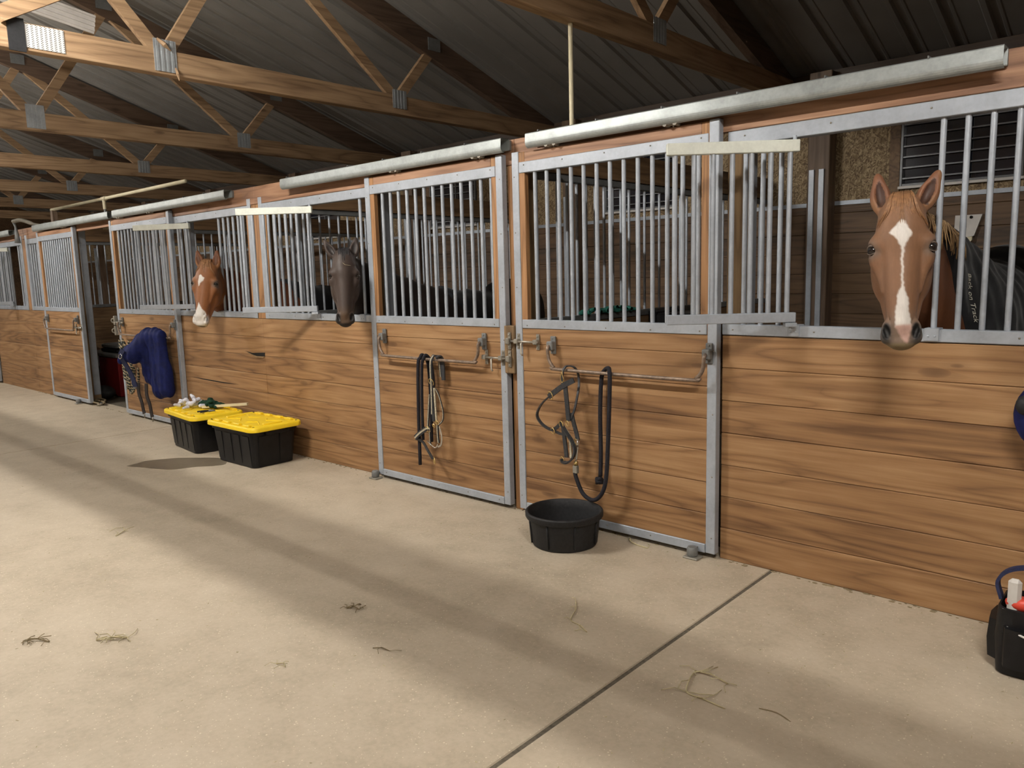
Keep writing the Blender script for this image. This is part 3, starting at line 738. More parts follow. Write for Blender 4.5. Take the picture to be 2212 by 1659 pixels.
# ------------------------------------------------------------------ organic forms: signed distance fields + surface nets
class Field:
    def __init__(s, ax):
        s.ax = [np.asarray(a, np.float32) for a in ax]; s.F = np.full([len(a) for a in ax], 1.0, np.float32)
    def sub(s, lo, hi):
        sl = []
        for a, l, h in zip(s.ax, lo, hi):
            i0 = max(0, int(np.searchsorted(a, l)) - 1); i1 = min(len(a), int(np.searchsorted(a, h)) + 1)
            if i1 <= i0: return None, None
            sl.append(slice(i0, i1))
        g = np.meshgrid(*[a[k] for a, k in zip(s.ax, sl)], indexing='ij'); return tuple(sl), g
    def comb(s, sl, d, k, mode):
        A = s.F[sl]
        if mode == 'add':
            if k <= 0: s.F[sl] = np.minimum(A, d); return
            h = np.clip(.5 + .5 * (A - d) / k, 0, 1); s.F[sl] = A * (1 - h) + d * h - k * h * (1 - h)
        elif mode == 'cut':
            d = -d; h = np.clip(.5 - .5 * (A - d) / k, 0, 1); s.F[sl] = A * (1 - h) + d * h + k * h * (1 - h)
        else: s.F[sl] = np.maximum(A, d)
    def ell(s, c, r, R=None, k=.02, mode='add'):
        c = np.array(c, float); r = np.array(r, float); m = max(r) + max(k * 2, .03)
        sl, g = s.sub(c - m, c + m)
        if sl is None: return
        p = [g[i] - c[i] for i in range(3)]
        if R is not None:
            R = np.array(R); p = [R[0][i] * p[0] + R[1][i] * p[1] + R[2][i] * p[2] for i in range(3)]
        k0 = np.sqrt(sum((p[i] / r[i]) ** 2 for i in range(3))); k1 = np.sqrt(sum((p[i] / r[i] ** 2) ** 2 for i in range(3))) + 1e-6
        s.comb(sl, (k0 * (k0 - 1) / k1).astype(np.float32), k, mode)
    def cap(s, a, b, ra, rb, k=.02, mode='add', lat=None, sq=1.0):
        a = np.array(a, float); b = np.array(b, float); m = max(ra, rb) / min(sq, 1) + max(k * 2, .03)
        sl, g = s.sub(np.minimum(a, b) - m, np.maximum(a, b) + m)
        if sl is None: return
        p = [g[i] - a[i] for i in range(3)]; d = b - a
        if lat is not None:
            lat = np.array(lat, float); lat /= np.linalg.norm(lat); q = sum(p[i] * lat[i] for i in range(3)); dq = d @ lat
            p = [p[i] + lat[i] * q * (sq - 1) for i in range(3)]; d = d + lat * dq * (sq - 1)
        t = np.clip(sum(p[i] * d[i] for i in range(3)) / (d @ d), 0, 1)
        D = np.sqrt(sum((p[i] - t * d[i]) ** 2 for i in range(3))) - (ra + (rb - ra) * t)
        if lat is not None: D = D / max(sq, 1)
        s.comb(sl, D.astype(np.float32), k, mode)
    def mesh(s):
        F = s.F; nx, ny, nz = F.shape; S = F < 0
        c = np.zeros((nx - 1, ny - 1, nz - 1), np.uint8)
        for i in (0, 1):
            for j in (0, 1):
                for k in (0, 1): c += S[i:nx - 1 + i, j:ny - 1 + j, k:nz - 1 + k]
        act = (c > 0) & (c < 8); idx = np.full(act.shape, -1, np.int64); I = np.argwhere(act); idx[act] = np.arange(len(I))
        acc = np.zeros((len(I), 3)); cnt = np.zeros(len(I))
        cor = [(i, j, k) for i in (0, 1) for j in (0, 1) for k in (0, 1)]
        for a in cor:
            for ax_ in range(3):
                if a[ax_]: continue
                b = list(a); b[ax_] = 1
                fa = F[I[:, 0] + a[0], I[:, 1] + a[1], I[:, 2] + a[2]]; fb = F[I[:, 0] + b[0], I[:, 1] + b[1], I[:, 2] + b[2]]
                m = (fa < 0) != (fb < 0); t = np.where(m, fa / np.where(m, fa - fb, 1), 0)
                P = I + np.array(a, float); P[:, ax_] += t; acc += P * m[:, None]; cnt += m
        P = acc / cnt[:, None]
        V = np.stack([np.interp(P[:, i], np.arange(len(s.ax[i])), s.ax[i]) for i in range(3)], 1)
        Q = []
        for ax_ in range(3):
            o = [i for i in range(3) if i != ax_]
            sl0 = [slice(1, -1)] * 3; sl0[ax_] = slice(0, -1); sl1 = list(sl0); sl1[ax_] = slice(1, None)
            m = S[tuple(sl0)] != S[tuple(sl1)]; J = np.argwhere(m); J[:, o[0]] += 1; J[:, o[1]] += 1
            q = []
            for d0, d1 in ((0, 0), (1, 0), (1, 1), (0, 1)):
                K = J.copy(); K[:, o[0]] -= d0; K[:, o[1]] -= d1; q.append(idx[K[:, 0], K[:, 1], K[:, 2]])
            q = np.stack(q, 1); fl = S[J[:, 0], J[:, 1], J[:, 2]] ^ (ax_ == 1)
            q[~fl] = q[~fl][:, ::-1]; Q.append(q)
        return V, np.concatenate(Q)
def axis(lo, hi, fl, fh, fine, coarse):
    a = list(np.arange(fl, fh, fine)); x = fl; st = fine; L = []
    while x > lo: st = min(coarse, st * 1.25); x -= st; L.append(x)
    x = a[-1]; st = fine
    while x < hi: st = min(coarse, st * 1.25); x += st; a.append(x)
    return np.array(L[::-1] + a)
def mesh_obj(name, V, Q, mat, parent=None, col=None, smooth=True):
    me = bpy.data.meshes.new(name); me.from_pydata(V.tolist(), [], Q.tolist()); me.materials.append(M[mat] if isinstance(mat, str) else mat)
    me.validate()
    me.polygons.foreach_set('use_smooth', [smooth] * len(me.polygons))
    if col is not None:
        ca = me.color_attributes.new('coat', 'FLOAT_COLOR', 'POINT'); c4 = np.concatenate([col, np.ones((len(col), 1))], 1).astype(np.float32); ca.data.foreach_set('color', c4.ravel())
    o = bpy.data.objects.new(name, me); COL.objects.link(o)
    if parent is not None: o.parent = parent
    return o
def sstep(a, b, x): t = np.clip((x - a) / (b - a), 0, 1); return t * t * (3 - 2 * t)
def inpoly(px, py, poly):
    r = np.zeros(px.shape, bool); n = len(poly)
    for i in range(n):
        x0, y0 = poly[i]; x1, y1 = poly[(i + 1) % n]
        c = ((y0 > py) != (y1 > py)) & (px < (x1 - x0) * (py - y0) / (y1 - y0 + 1e-12) + x0); r ^= c
    return r

def polymask(px, py, poly, soft):
    ins = inpoly(px, py, poly); d = np.full(px.shape, 9.0)
    for i in range(len(poly)):
        ax_, ay_ = poly[i]; bx_, by_ = poly[(i + 1) % len(poly)]; vx, vy = bx_ - ax_, by_ - ay_
        t = np.clip(((px - ax_) * vx + (py - ay_) * vy) / (vx * vx + vy * vy + 1e-12), 0, 1); d = np.minimum(d, np.hypot(px - ax_ - t * vx, py - ay_ - t * vy))
    return np.clip(.5 + np.where(ins, d, -d) / soft, 0, 1)
def horse(name, label, O, yaw, pitch, roll, W, bd, fine, cols, blaze, snip, sc=1.0, tip=(.0, .0), rug=(.10, 1.5), fore_col='chest_hair', eyes_ring=(.12, .09, .07), way=None):
    """head frame: x = picture right, y = out of the forehead, z = up along the face"""
    f0 = Vector((math.sin(yaw), -math.cos(yaw), 0)); up = Vector((0, 0, 1)); rt = Vector((math.cos(yaw), math.sin(yaw), 0))
    z = (up * math.cos(pitch) - f0 * math.sin(pitch)); y = (f0 * math.cos(pitch) + up * math.sin(pitch))
    x = rt * math.cos(roll) + z * math.sin(roll); z = z * math.cos(roll) - rt * math.sin(roll)
    R = np.array([x, y, z]).T                     # columns local axes in world
    x_is_right = np.linalg.det(R)
    O = np.array(O, float)
    T = lambda p: (np.array(p, float) - O) @ R    # world -> local
    W = np.array(W, float); bd = np.array([bd[0], bd[1], 0.0]); bd /= np.linalg.norm(bd); lt = np.array([bd[1], -bd[0], 0.0]); U = np.array([0, 0, 1.0])
    prims_w = [W + 1.35 * bd + .35 * lt, W + 1.35 * bd - .35 * lt, W - .4 * bd - 1.6 * U, W + 1.4 * bd - 1.6 * U, W - .4 * bd, W + .1 * U + 1.3 * bd, W + .1 * U]
    L = np.array([T(p) for p in prims_w]); lo = np.minimum(L.min(0) - .15, [-.2, -.4, -.5]); hi = np.maximum(L.max(0) + .15, [.2, .2, .4])
    co = .034
    ax = [axis(lo[0], hi[0], -.15, .15, fine, co), axis(lo[1], hi[1], -.26, .075, fine, co), axis(lo[2], hi[2], -.42, .33, fine, co)]
    fd = Field(ax)
    Rl = R.T
    def we(p, r, k):                               # ellipsoid aligned with the body
        B = np.array([bd, lt, U]).T; fd.ell(T(p), r, Rl @ B, k)
    # ---- trunk
    we(W + .02 * bd - .40 * U, (.34, .225, .38), .06); we(W + .45 * bd - .40 * U, (.58, .285, .355), .08)
    we(W + 1.0 * bd - .27 * U, (.36, .27, .31), .08); we(W + .02 * bd - .06 * U, (.26, .07, .07), .08); we(W - .17 * bd - .48 * U, (.16, .19, .22), .06)
    for s in (-1, 1):
        h = W + .0 * bd + s * .14 * lt; pts = [h - .62 * U, h - .95 * U + .02 * bd, h - 1.25 * U, h - 1.42 * U - .02 * bd, h * 1.0 + (-W[2] + .03) * U - .03 * bd]
        rs = [.11, .062, .038, .042, .06]
        for i in range(4): fd.cap(T(pts[i]), T(pts[i + 1]), rs[i], rs[i + 1], .03)
        h = W + 1.1 * bd + s * .15 * lt; pts = [h - .45 * U, h - .80 * U - .06 * bd, h - 1.02 * U + .13 * bd, h - 1.36 * U + .08 * bd, h + (-W[2] + .03) * U + .03 * bd]
        rs = [.17, .10, .052, .042, .06]
        for i in range(4): fd.cap(T(pts[i]), T(pts[i + 1]), rs[i], rs[i + 1], .03)
    # ---- neck
    P0 = np.array((0, -.125, .115)) * sc; P1 = np.array((0, -.165, .0)) * sc
    cr, md_, th = T(W - .02 * bd - .07 * U), T(W - .10 * bd - .22 * U), T(W - .20 * bd - .42 * U)
    latl = Rl @ lt
    wy = np.array(way, float)
    def chain(a, b, ra, rb, dz, sqz=1.35, k=.045):
        m_ = T(wy + np.array([0, 0, dz])); pp = [np.array(q_) for q_ in spline([a, m_, b], 4)]; n_ = len(pp) - 1
        for i in range(n_):
            r0, r1 = ra + (rb - ra) * i / n_, ra + (rb - ra) * (i + 1) / n_
            fd.cap(pp[i], pp[i + 1], r0, r1, k, lat=latl, sq=sqz)
    chain(P0, cr, .068 * sc, .10, .10); chain((P0 + P1) / 2 + np.array((0, -.02, 0)), md_, .078 * sc, .15, .0); chain(P1, th, .07 * sc, .17, -.11)
    # ---- head
    e = lambda c, r, Rm=None, k=.02, mode='add': fd.ell(np.array(c) * sc, np.array(r) * sc, Rm, k * sc, mode)
    c_ = lambda a, b, ra, rb, k=.02, **kw: fd.cap(np.array(a) * sc, np.array(b) * sc, ra * sc, rb * sc, k * sc, **kw)
    e((0, -.085, .115), (.088, .10, .118), k=.03)
    e((0, -.055, .05), (.094, .072, .10), k=.03)
    c_((0, -.062, .02), (0, -.035, -.30), .082, .050, .03)
    c_((0, -.030, .03), (0, -.010, -.30), .055, .030, .03)
    for s in (-1, 1):
        e((s * .086, -.045, .020), (.034, .040, .036), k=.028)           # brow
        e((s * .090, -.060, -.030), (.026, .040, .05), k=.025)
        e((s * .068, -.145, -.055), (.045, .085, .125), k=.03)           # jowl
        c_((s * .088, -.045, -.03), (s * .060, -.045, -.165), .022, .012, .02)   # facial crest
        c_((s * .045, -.15, -.12), (s * .018, -.085, -.345), .048, .026, .025)
        e((s * .113, -.034, -.003), (.022, .024, .021), k=.012, mode='cut')
        # nostril wing
        e((s * .046, -.022, -.325), (.024, .030, .040), k=.018)
        e((s * .055, -.030, -.352), (.018, .026, .024), k=.014)
    e((0, -.050, -.335), (.056, .050, .060), k=.025); e((0, -.045, -.372), (.046, .042, .026), k=.018)
    e((0, -.082, -.366), (.040, .034, .030), k=.012)
    for s in (-1, 1):
        a = s * .35
        Rn = np.array([[math.cos(a), 0, math.sin(a)], [0, 1, 0], [-math.sin(a), 0, math.cos(a)]])
        e((s * .053, .008, -.328), (.0115, .024, .027), Rn, .006, 'cut')
        e((s * .047, .004, -.350), (.010, .016, .010), None, .006, 'cut')
        e((s * .030, -.012, -.30), (.010, .012, .03), None, .015, 'cut')
    fd.cap((-.05 * sc, -.045 * sc, -.384 * sc), (.05 * sc, -.045 * sc, -.384 * sc), .004, .004, .006, 'cut')
    fd.cap((-.05 * sc, -.055 * sc, -.372 * sc), (-.05 * sc, -.09 * sc, -.345 * sc), .004, .003, .006, 'cut')
    fd.cap((.05 * sc, -.055 * sc, -.372 * sc), (.05 * sc, -.09 * sc, -.345 * sc), .004, .003, .006, 'cut')
    # ears
    for s in (-1, 1):
        lean = tip[0] if s < 0 else tip[1]
        bx = np.array((s * .070, -.095, .170)); d = np.array((lean, -.02, 1.0)); d /= np.linalg.norm(d)
        xx = np.cross((0, 1, 0), d); xx /= np.linalg.norm(xx); yy = np.cross(d, xx); Re = np.array([xx, yy, d]).T
        e(bx + d * .050, (.040, .028, .068), Re, .018); e(bx + d * .095, (.025, .017, .066), Re, .015)
        e(bx + d * .068 + yy * .028, (.024, .022, .060), Re, .008, 'cut')
    V, Q = fd.mesh()
    # ---- coat colour
    X, Y, Z = (V / sc).T
    base = np.array(cols['base']); col = np.tile(base, (len(V), 1))
    def lay(mask, c): 
        m_ = np.clip(mask, 0, 1)[:, None]; col[:] = col * (1 - m_) + np.array(c) * m_
    head = (Y > -.30) & (Z > -.45) & (np.abs(X) < .16)
    lay(np.where(head, 0, 1) * 1.0, cols['body'])
    lay(sstep(.06, .20, Z) * head * .5, cols['poll'])
    lay(sstep(-.22, -.34, Z) * head * .9, cols['muzzle'])
    lay(sstep(-.285, -.33, Z) * head * sstep(.02, .05, np.abs(X)) * .9, cols['nose'])
    lay(sstep(-.372, -.385, Z) * head * .9, cols['lip'])
    for s in (-1, 1):
        dd = np.sqrt((X - s * .10) ** 2 + (Y + .04) ** 2 + (Z + .003) ** 2); lay(sstep(.055, .028, dd) * .75, eyes_ring)
        dn = np.sqrt(((X - s * .053) / .0165) ** 2 + ((Y - .005) / .028) ** 2 + ((Z + .333) / .034) ** 2); lay(sstep(1.2, .85, dn), (.006, .005, .005))
        earm = (np.abs(X - s * .07) < .06) & (Z > .175)
        lay(earm * sstep(-.072, -.088, Y) * 0 + earm * sstep(.19, .24, Z) * .7, cols['ear'])
        lean = tip[0] if s < 0 else tip[1]
        d = np.array((lean, -.02, 1.0)); d /= np.linalg.norm(d); bx = np.array((s * .070, -.095, .170)) + d * .066
        rel = np.stack([X, Y, Z], 1) - bx; al = rel @ d; ra = rel - al[:, None] * d
        lay(((np.hypot(ra[:, 0], ra[:, 1] * .3) < .017 * np.clip(1.1 - al / .07, .3, 1)) & (ra[:, 1] > -.006) & (np.abs(al) < .055)) * .9, cols['earin'])
    front = Y > -.075
    wob = .0009 * np.sin(Z * 310) + .0014 * np.sin(Z * 97 + 1)
    for poly in blaze: lay(polymask(X + wob, Z, poly, .0055) * front, (.62, .59, .55))
    for poly, c in snip: lay(polymask(X + wob, Z, poly, .008) * front * (Y > -.07), c)
    ho = mesh_obj(name, V, Q, 'coat', None, col)
    ho.matrix_world = Matrix(((R[0][0], R[0][1], R[0][2], O[0]), (R[1][0], R[1][1], R[1][2], O[1]), (R[2][0], R[2][1], R[2][2], O[2]), (0, 0, 0, 1)))
    tag(ho, label, 'horse')
    for s in (-1, 1):
        b = MB(); b.sphere((s * .1015 * sc, -.034 * sc, -.003 * sc), .0205 * sc, 20, 14); b.build('eye', 'eye', ho, True, local=True)
    # lids
    for s in (-1, 1):
        b = MB(); c0 = Vector((s * .1000, -.0385, -.003)) * sc
        for sg, w_ in ((1, .0042), (-1, .0022)):
            pts = []
            for k in range(9):
                a = PI * k / 8; u = Vector((s * .55, .83, 0)); sd = Vector((s * .83, -.55, 0))
                pts.append(c0 + sc * (.0215 * (math.cos(a) * sd * 1.0) + .0175 * math.sin(a) * Vector((0, 0, sg)) + u * (.0155 * math.sin(a) + .003)))
            b.tube(pts, [w_ * sc * (.4 + .6 * math.sin(PI * k / 8)) for k in range(9)], 6)
        b.build('eyelid', plain('eyelid_' + name, eyes_ring, .6), ho, True, local=True)
    # forelock
    if fore_col:
        rf = random.Random(5); b = MB()
        for k in range(cols.get('nfore', 90)):
            u = rf.uniform(-1, 1); x0 = u * .032; x1 = u * cols.get('fspread', .085) + rf.uniform(-.012, .012); ln = rf.uniform(.6, 1.0) * (1 - .25 * abs(u)) * cols.get('flen', 1.0)
            pts = [(x0, -.075 + rf.uniform(-.02, .0), .238), (x0 * 1.3, -.012 - abs(x0) * .2, .205), ((x0 + x1) / 2, .014 - abs(u) * .018, .15 - .02 * ln), (x1 * .9, .020 - abs(u) * .040, .145 - .065 * ln), (x1, .021 - abs(u) * .055, .145 - .10 * ln)]
            b.tube([Vector(p_) * sc for p_ in spline(pts, 3)], [.0042 * sc * (1 - i / 13) + .0006 for i in range(13)], 5, True, .5)
        b.build('forelock', fore_col, ho, True, local=True)
    # rug
    if rug:
        pw = [W - .5 * bd - 1.1 * U - .4 * lt, W + 1.45 * bd + .15 * U + .4 * lt, W - .5 * bd + .15 * U + .4 * lt, W + 1.45 * bd - 1.1 * U - .4 * lt]
        # work in a body frame: a = along, l = lateral, u = up, all in metres from W
        fr = Field([np.arange(-.75, 1.5, .022), np.arange(-.42, .42, .022), np.arange(-1.0, .16, .022)])
        g0 = .022
        def be(c, r, k): fr.ell(c, [q + g0 for q in r], None, k)
        be((.02, 0, -.40), (.34, .235, .38), .06); be((.45, 0, -.40), (.58, .29, .355), .08); be((1.0, 0, -.27), (.36, .275, .31), .08); be((.02, 0, -.06), (.26, .075, .07), .08); be((-.17, 0, -.48), (.16, .20, .22), .06)
        # neck piece: reaches up the lower neck
        inv = np.array([bd, lt, U])
        wv = wy - W; cA = np.array([-.02, 0, -.07]); tA = np.array([-.2, 0, -.42])
        ncr = inv @ (wv + np.array([0, 0, .12])) * .62 + cA * .38; nth = inv @ (wv - np.array([0, 0, .12])) * .62 + tA * .38
        fr.cap(ncr, (-.02, 0, -.07), .125, .135, .06, lat=(0, 1, 0), sq=1.2); fr.cap((ncr + nth) / 2, (-.1, 0, -.22), .165, .19, .06, lat=(0, 1, 0), sq=1.2); fr.cap(nth, (-.2, 0, -.42), .165, .21, .06, lat=(0, 1, 0), sq=1.2)
        A, Lt, Uu = np.meshgrid(*fr.ax, indexing='ij')
        wr = .006 * np.sin(A * 23 + 3 * np.sin(Uu * 9)) * np.sin(Uu * 17 + A * 5) + .004 * np.sin(A * 61 + Lt * 20)
        fr.F = fr.F + wr.astype(np.float32)
        n_ = np.array([1.0, 0, .42]); n_ /= np.linalg.norm(n_); pc = np.array([rug[0], 0, 0])
        cut = -((A - pc[0]) * n_[0] + (Uu - pc[2]) * n_[2]); fr.F = np.maximum(fr.F, cut.astype(np.float32))
        fr.F = np.maximum(fr.F, (A - rug[1]).astype(np.float32)); fr.F = np.maximum(fr.F, (-.82 - Uu).astype(np.float32))
        V2, Q2 = fr.mesh(); Vw = W + V2[:, :1] * bd + V2[:, 1:2] * lt + V2[:, 2:3] * U
        if np.linalg.det(np.array([bd, lt, U])) < 0: Q2 = Q2[:, ::-1]
        Vl = (Vw - O) @ R
        mesh_obj('rug', Vl, Q2, 'blanket', ho)
    return ho, R, O, T

# horses ------------------------------------------------------------
M['chest_hair'] = plain('chestnut_hair', (.25, .125, .055), .55, 0, .35, 60)
M['dark_hair'] = plain('black_hair', (.02, .018, .02), .5, 0, .4, 60)
chest = dict(base=(.195, .100, .053), body=(.15, .055, .022), poll=(.25, .125, .06), muzzle=(.17, .125, .095), nose=(.060, .056, .054), lip=(.20, .16, .09), ear=(.16, .06, .03), earin=(.035, .014, .009), nfore=110)
star = [[(-.045, .052), (-.018, .080), (-.006, .102), (.010, .096), (.026, .064), (.036, .045), (.020, .012), (.008, -.012), (.0050, -.06), (.0065, -.12), (.0062, -.155), (.0000, -.155), (-.0005, -.1), (-.0015, -.04), (-.002, -.008), (-.016, .022)],
        [(.003, -.150), (-.004, -.168), (-.015, -.200), (-.019, -.250), (-.023, -.285), (-.020, -.318), (.034, -.318), (.030, -.285), (.025, -.245), (.023, -.205), (.012, -.175)]]
h1, R1, O1, T1 = horse('horse', 'chestnut horse with long white blaze and black rug, at the nearest stall window',
      (-.952, -.335, 1.635), math.radians(15.5), math.radians(12), math.radians(2.0), (-.97, .72, 1.60), (.03, 1), .0045, chest, star,
      [([(-.021, -.312), (-.012, -.335), (-.004, -.352), (.010, -.372), (.022, -.378), (.027, -.350), (.030, -.335), (.036, -.322), (.034, -.308)], (.50, .33, .28))], sc=1.04, tip=(-.12, .42), way=(-1.03, .10, 1.60), rug=(-.47, 1.5))
chest2 = dict(base=(.22, .085, .030), body=(.13, .042, .018), poll=(.26, .12, .045), muzzle=(.22, .10, .05), nose=(.45, .42, .40), lip=(.22, .19, .12), ear=(.12, .04, .02), earin=(.12, .055, .03), nfore=70)
b2 = [[(-.030, .060), (-.012, .070), (.004, .048), (.020, .040), (.012, .010), (-.014, -.012), (-.026, -.042), (-.034, -.010)],
      [(-.010, -.185), (-.030, -.25), (-.060, -.285), (-.070, -.34), (-.060, -.39), (.06, -.39), (.055, -.31), (.042, -.262), (.022, -.245), (.006, -.222)]]
h2, R2, O2, T2 = horse('horse', 'chestnut horse with a heart-shaped star and white muzzle behind the yellow-lidded totes',
      (-7.07, -.245, 1.560), math.radians(42), math.radians(14), math.radians(-4), (-7.38, .78, 1.52), (.0, 1), .0065, chest2, b2, [], sc=1.04, tip=(-.35, -.05), rug=(.02, .95), way=(-7.31, .06, 1.50))
bay = dict(base=(.042, .027, .021), body=(.016, .010, .008), poll=(.042, .029, .024), muzzle=(.075, .044, .024), nose=(.016, .015, .015), lip=(.012, .012, .013), ear=(.035, .024, .02), earin=(.014, .010, .009), nfore=34, fspread=.035, flen=.45)
h3, R3, O3, T3 = horse('horse', 'dark bay horse with a plain face looking out of the second stall',
      (-4.82, -.265, 1.590), math.radians(52), math.radians(13), math.radians(-1), (-5.05, .72, 1.46), (.08, 1), .0065, bay, [], [], sc=.96, tip=(-.62, .18), rug=(.18, 1.4), way=(-5.10, .06, 1.52), fore_col='dark_hair', eyes_ring=(.045, .03, .025))

b = MB(); b.tube(spline([(-.005, .030, .085), (.012, .034, .070), (.035, .030, .066), (.052, .022, .066)], 4), .0012, 5); b.build('hay_stem', 'straw', h3, True, local=True)
# pale mane wisps of the nearest horse and printed words on its rug
b = MB(); rf = random.Random(3)
cw = [np.array((-.955, -.10, 1.80)), np.array((-.90, .12, 1.745)), np.array((-.865, .33, 1.67)), np.array((-.86, .5, 1.62))]
for k in range(46):
    t_ = rf.random() * 1.9; i = int(t_); q = cw[i] + (cw[i + 1] - cw[i]) * (t_ - i)
    pts = [q + np.array((-.06, 0, .01)), q + np.array((-.025 + rf.uniform(0, .02), rf.uniform(-.01, .02), 0)), q + np.array((.0 + rf.uniform(0, .02), .01, -.05)), q + np.array((.010 + rf.uniform(-.01, .015), .02, -.09 - rf.random() * .05))]
    b.tube([Vector(T1(p_)) for p_ in spline(pts, 3)], [.005 * (1 - j / 11) + .0006 for j in range(10)], 5, True, .5)
b.build('mane', plain('flaxen_hair', (.27, .165, .075), .6, 0, .35, 60), h1, True, local=True)
cu = bpy.data.curves.new('words', 'FONT'); cu.body = 'Back on Track'; cu.size = .040; cu.extrude = .0008; cu.shear = .35; cu.align_x = 'CENTER'
to = bpy.data.objects.new('words', cu); COL.objects.link(to)
dg = bpy.context.evaluated_depsgraph_get(); dg.update()
tm = bpy.data.meshes.new_from_object(to.evaluated_get(dg)); bpy.data.objects.remove(to)
WORDS = (tm,)
tm.materials.append(plain('reflective_print', (.62, .60, .52), .4))
wo = bpy.data.objects.new('printed_words', tm); COL.objects.link(wo)
wo.parent = h1
# wrap the lettering onto the rug
from mathutils.bvhtree import BVHTree
rug = [c for c in h1.children if c.name.startswith('rug')][0]
bv = BVHTree.FromPolygons([h1.matrix_world @ v.co for v in rug.data.vertices], [tuple(p.vertices) for p in rug.data.polygons])
n0 = Vector((.80, -.60, 0)); dn = Vector((.16, .10, -1)).normalized(); rt_ = n0.cross(dn).normalized() * -1
c0 = Vector((-.86, .40, 1.40)); iw = h1.matrix_world.inverted()
for v in tm.vertices:
    w0 = c0 + dn * v.co.x + (n0.cross(-dn)).normalized() * -v.co.y
    h = bv.ray_cast(w0 + n0 * .4, -n0)
    w1 = (h[0] if h[0] is not None else w0) + n0 * (.004 + v.co.z)
    v.co = iw @ w1
wo['label'] = 'pale script lettering down the rug shoulder'

# ------------------------------------------------------------------ feed pan
t = empty('feed_pan', (-2.72, -.325, 0), 'round black rubber feed pan on the floor in front of the nearest door', 'feed pan')
prof = [(.168, 0), (.186, .004), (.192, .015), (.206, .150), (.209, .160), (.222, .163), (.227, .172), (.227, .194), (.222, .200), (.214, .200), (.208, .192), (.200, .150), (.184, .022), (.170, .016), (.02, .016)]
b = MB(); b.lathe(prof, 72, (-2.72, -.325, 0)); b.build('pan', 'black_rubber', t, True, auto=35)
b = MB()
for a in range(0, 360, 45):
    an = math.radians(a + 10); ca, sa = math.cos(an), math.sin(an)
    b.tube([(-2.72 + .196 * ca, -.325 + .196 * sa, .02), (-2.72 + .208 * ca, -.325 + .208 * sa, .160)], .006, 6)
b.build('rib', 'black_rubber', t, True)

# ------------------------------------------------------------------ storage totes
def rrect(hx, hy, r, n=6):
    pts = []
    for cx, cy, a0 in ((hx - r, hy - r, 0), (-hx + r, hy - r, 90), (-hx + r, -hy + r, 180), (hx - r, -hy + r, 270)):
        for k in range(n + 1):
            a = math.radians(a0 + 90 * k / n); pts.append((cx + r * math.cos(a), cy + r * math.sin(a)))
    return pts
def tote(c, rz, label):
    t = empty('storage_tote', (c[0], c[1], 0), label, 'storage tote', 'black totes with yellow lids', rz)
    L, Wd, H = .79, .50, .37
    b = MB(); rings = []
    for (sx, sy, r, z) in ((.285, .180, .05, 0), (.300, .195, .05, .006), (.335, .214, .055, .29), (.338, .216, .055, .292), (.352, .226, .06, .294), (.356, .230, .06, .335), (.33, .21, .055, .335), (.28, .18, .05, .02)):
        rings.append([(x, y, z) for x, y in rrect(sx, sy, r)])
    b.loft(rings); b.build('bin', 'black_plastic', t, local=True)
    b = MB()
    for s in (-1, 1):
        for x in (-.22, -.07, .07, .22):
            b.loft([[(x - .045, s * .199, .03), (x + .045, s * .199, .03), (x + .045, s * .190, .03), (x - .045, s * .190, .03)], [(x - .05, s * .219, .275), (x + .05, s * .219, .275), (x + .05, s * .208, .275), (x - .05, s * .208, .275)]])
        for y in (-.10, .10):
            b.loft([[(s * .305, y - .05, .03), (s * .305, y + .05, .03), (s * .296, y + .05, .03), (s * .296, y - .05, .03)], [(s * .340, y - .06, .275), (s * .340, y + .06, .275), (s * .328, y + .06, .275), (s * .328, y - .06, .275)]])
    b.build('side_panel', 'black_plastic', t, local=True)
    for s in (-1, 1):
        b = MB(); b.bbox(s * .36 - .022, s * .36 + .022, -.11, .11, .285, .318, .006); b.build('handle', 'black_plastic', t, local=True)
    # lid with waisted outline
    def outl(k, r): 
        pts = rrect(L / 2 - k, Wd / 2 - k, r, 8); out = []
        for x, y in pts:
            w = 1 - .055 * max(0, math.cos(PI * min(1, abs(x) / .30) / 2)) ** 1.0 * (1 if abs(y) > .15 else 0)
            out.append((x, y * w))
        return out
    b = MB(); rings = []
    for k, z in ((.006, .320), (.0, .324), (.0, .352), (.006, .360), (.018, .364), (.030, .362), (.040, .354), (.052, .352), (.062, .360), (.12, .361)):
        rings.append([(x, y, z) for x, y in outl(k, max(.015, .075 - k * .4))])
    b.loft(rings); lid = b.build('lid', 'yellow', t, True, local=True, auto=50)
    b = MB()
    for s in (-1, 1):
        for x in (-.24, -.085, .085, .24): b.bbox(x - .045, x + .045, s * .200 - .018, s * .200 + .018, .350, .374, .005)
        b.bbox(s * .300 - .014, s * .300 + .014, -.09, .09, .352, .372, .005)
        b.tube([(s * .26, -.10, .360), (s * .14, -.04, .363), (s * .05, -.10, .360)], .006, 6); b.tube([(s * .26, .10, .360), (s * .14, .04, .363), (s * .05, .10, .360)], .006, 6)
    b.build('rib', 'yellow', lid, local=True)
    for sx in (-1, 1):
        for sy in (-1, 1): b = MB(); b.bbox(sx * .345 - .010, sx * .345 + .010, sy * .205 - .005, sy * .205 + .005, .360, .3655, .001); b.build('slot', 'black_plastic', lid, local=True)
    return t
tote((-6.165, -.335), math.radians(1), 'black tote with a bare yellow lid, nearer of the pair')
tote((-7.10, -.335), math.radians(-6), 'black tote with cloths, a stick and pliers lying on its yellow lid')
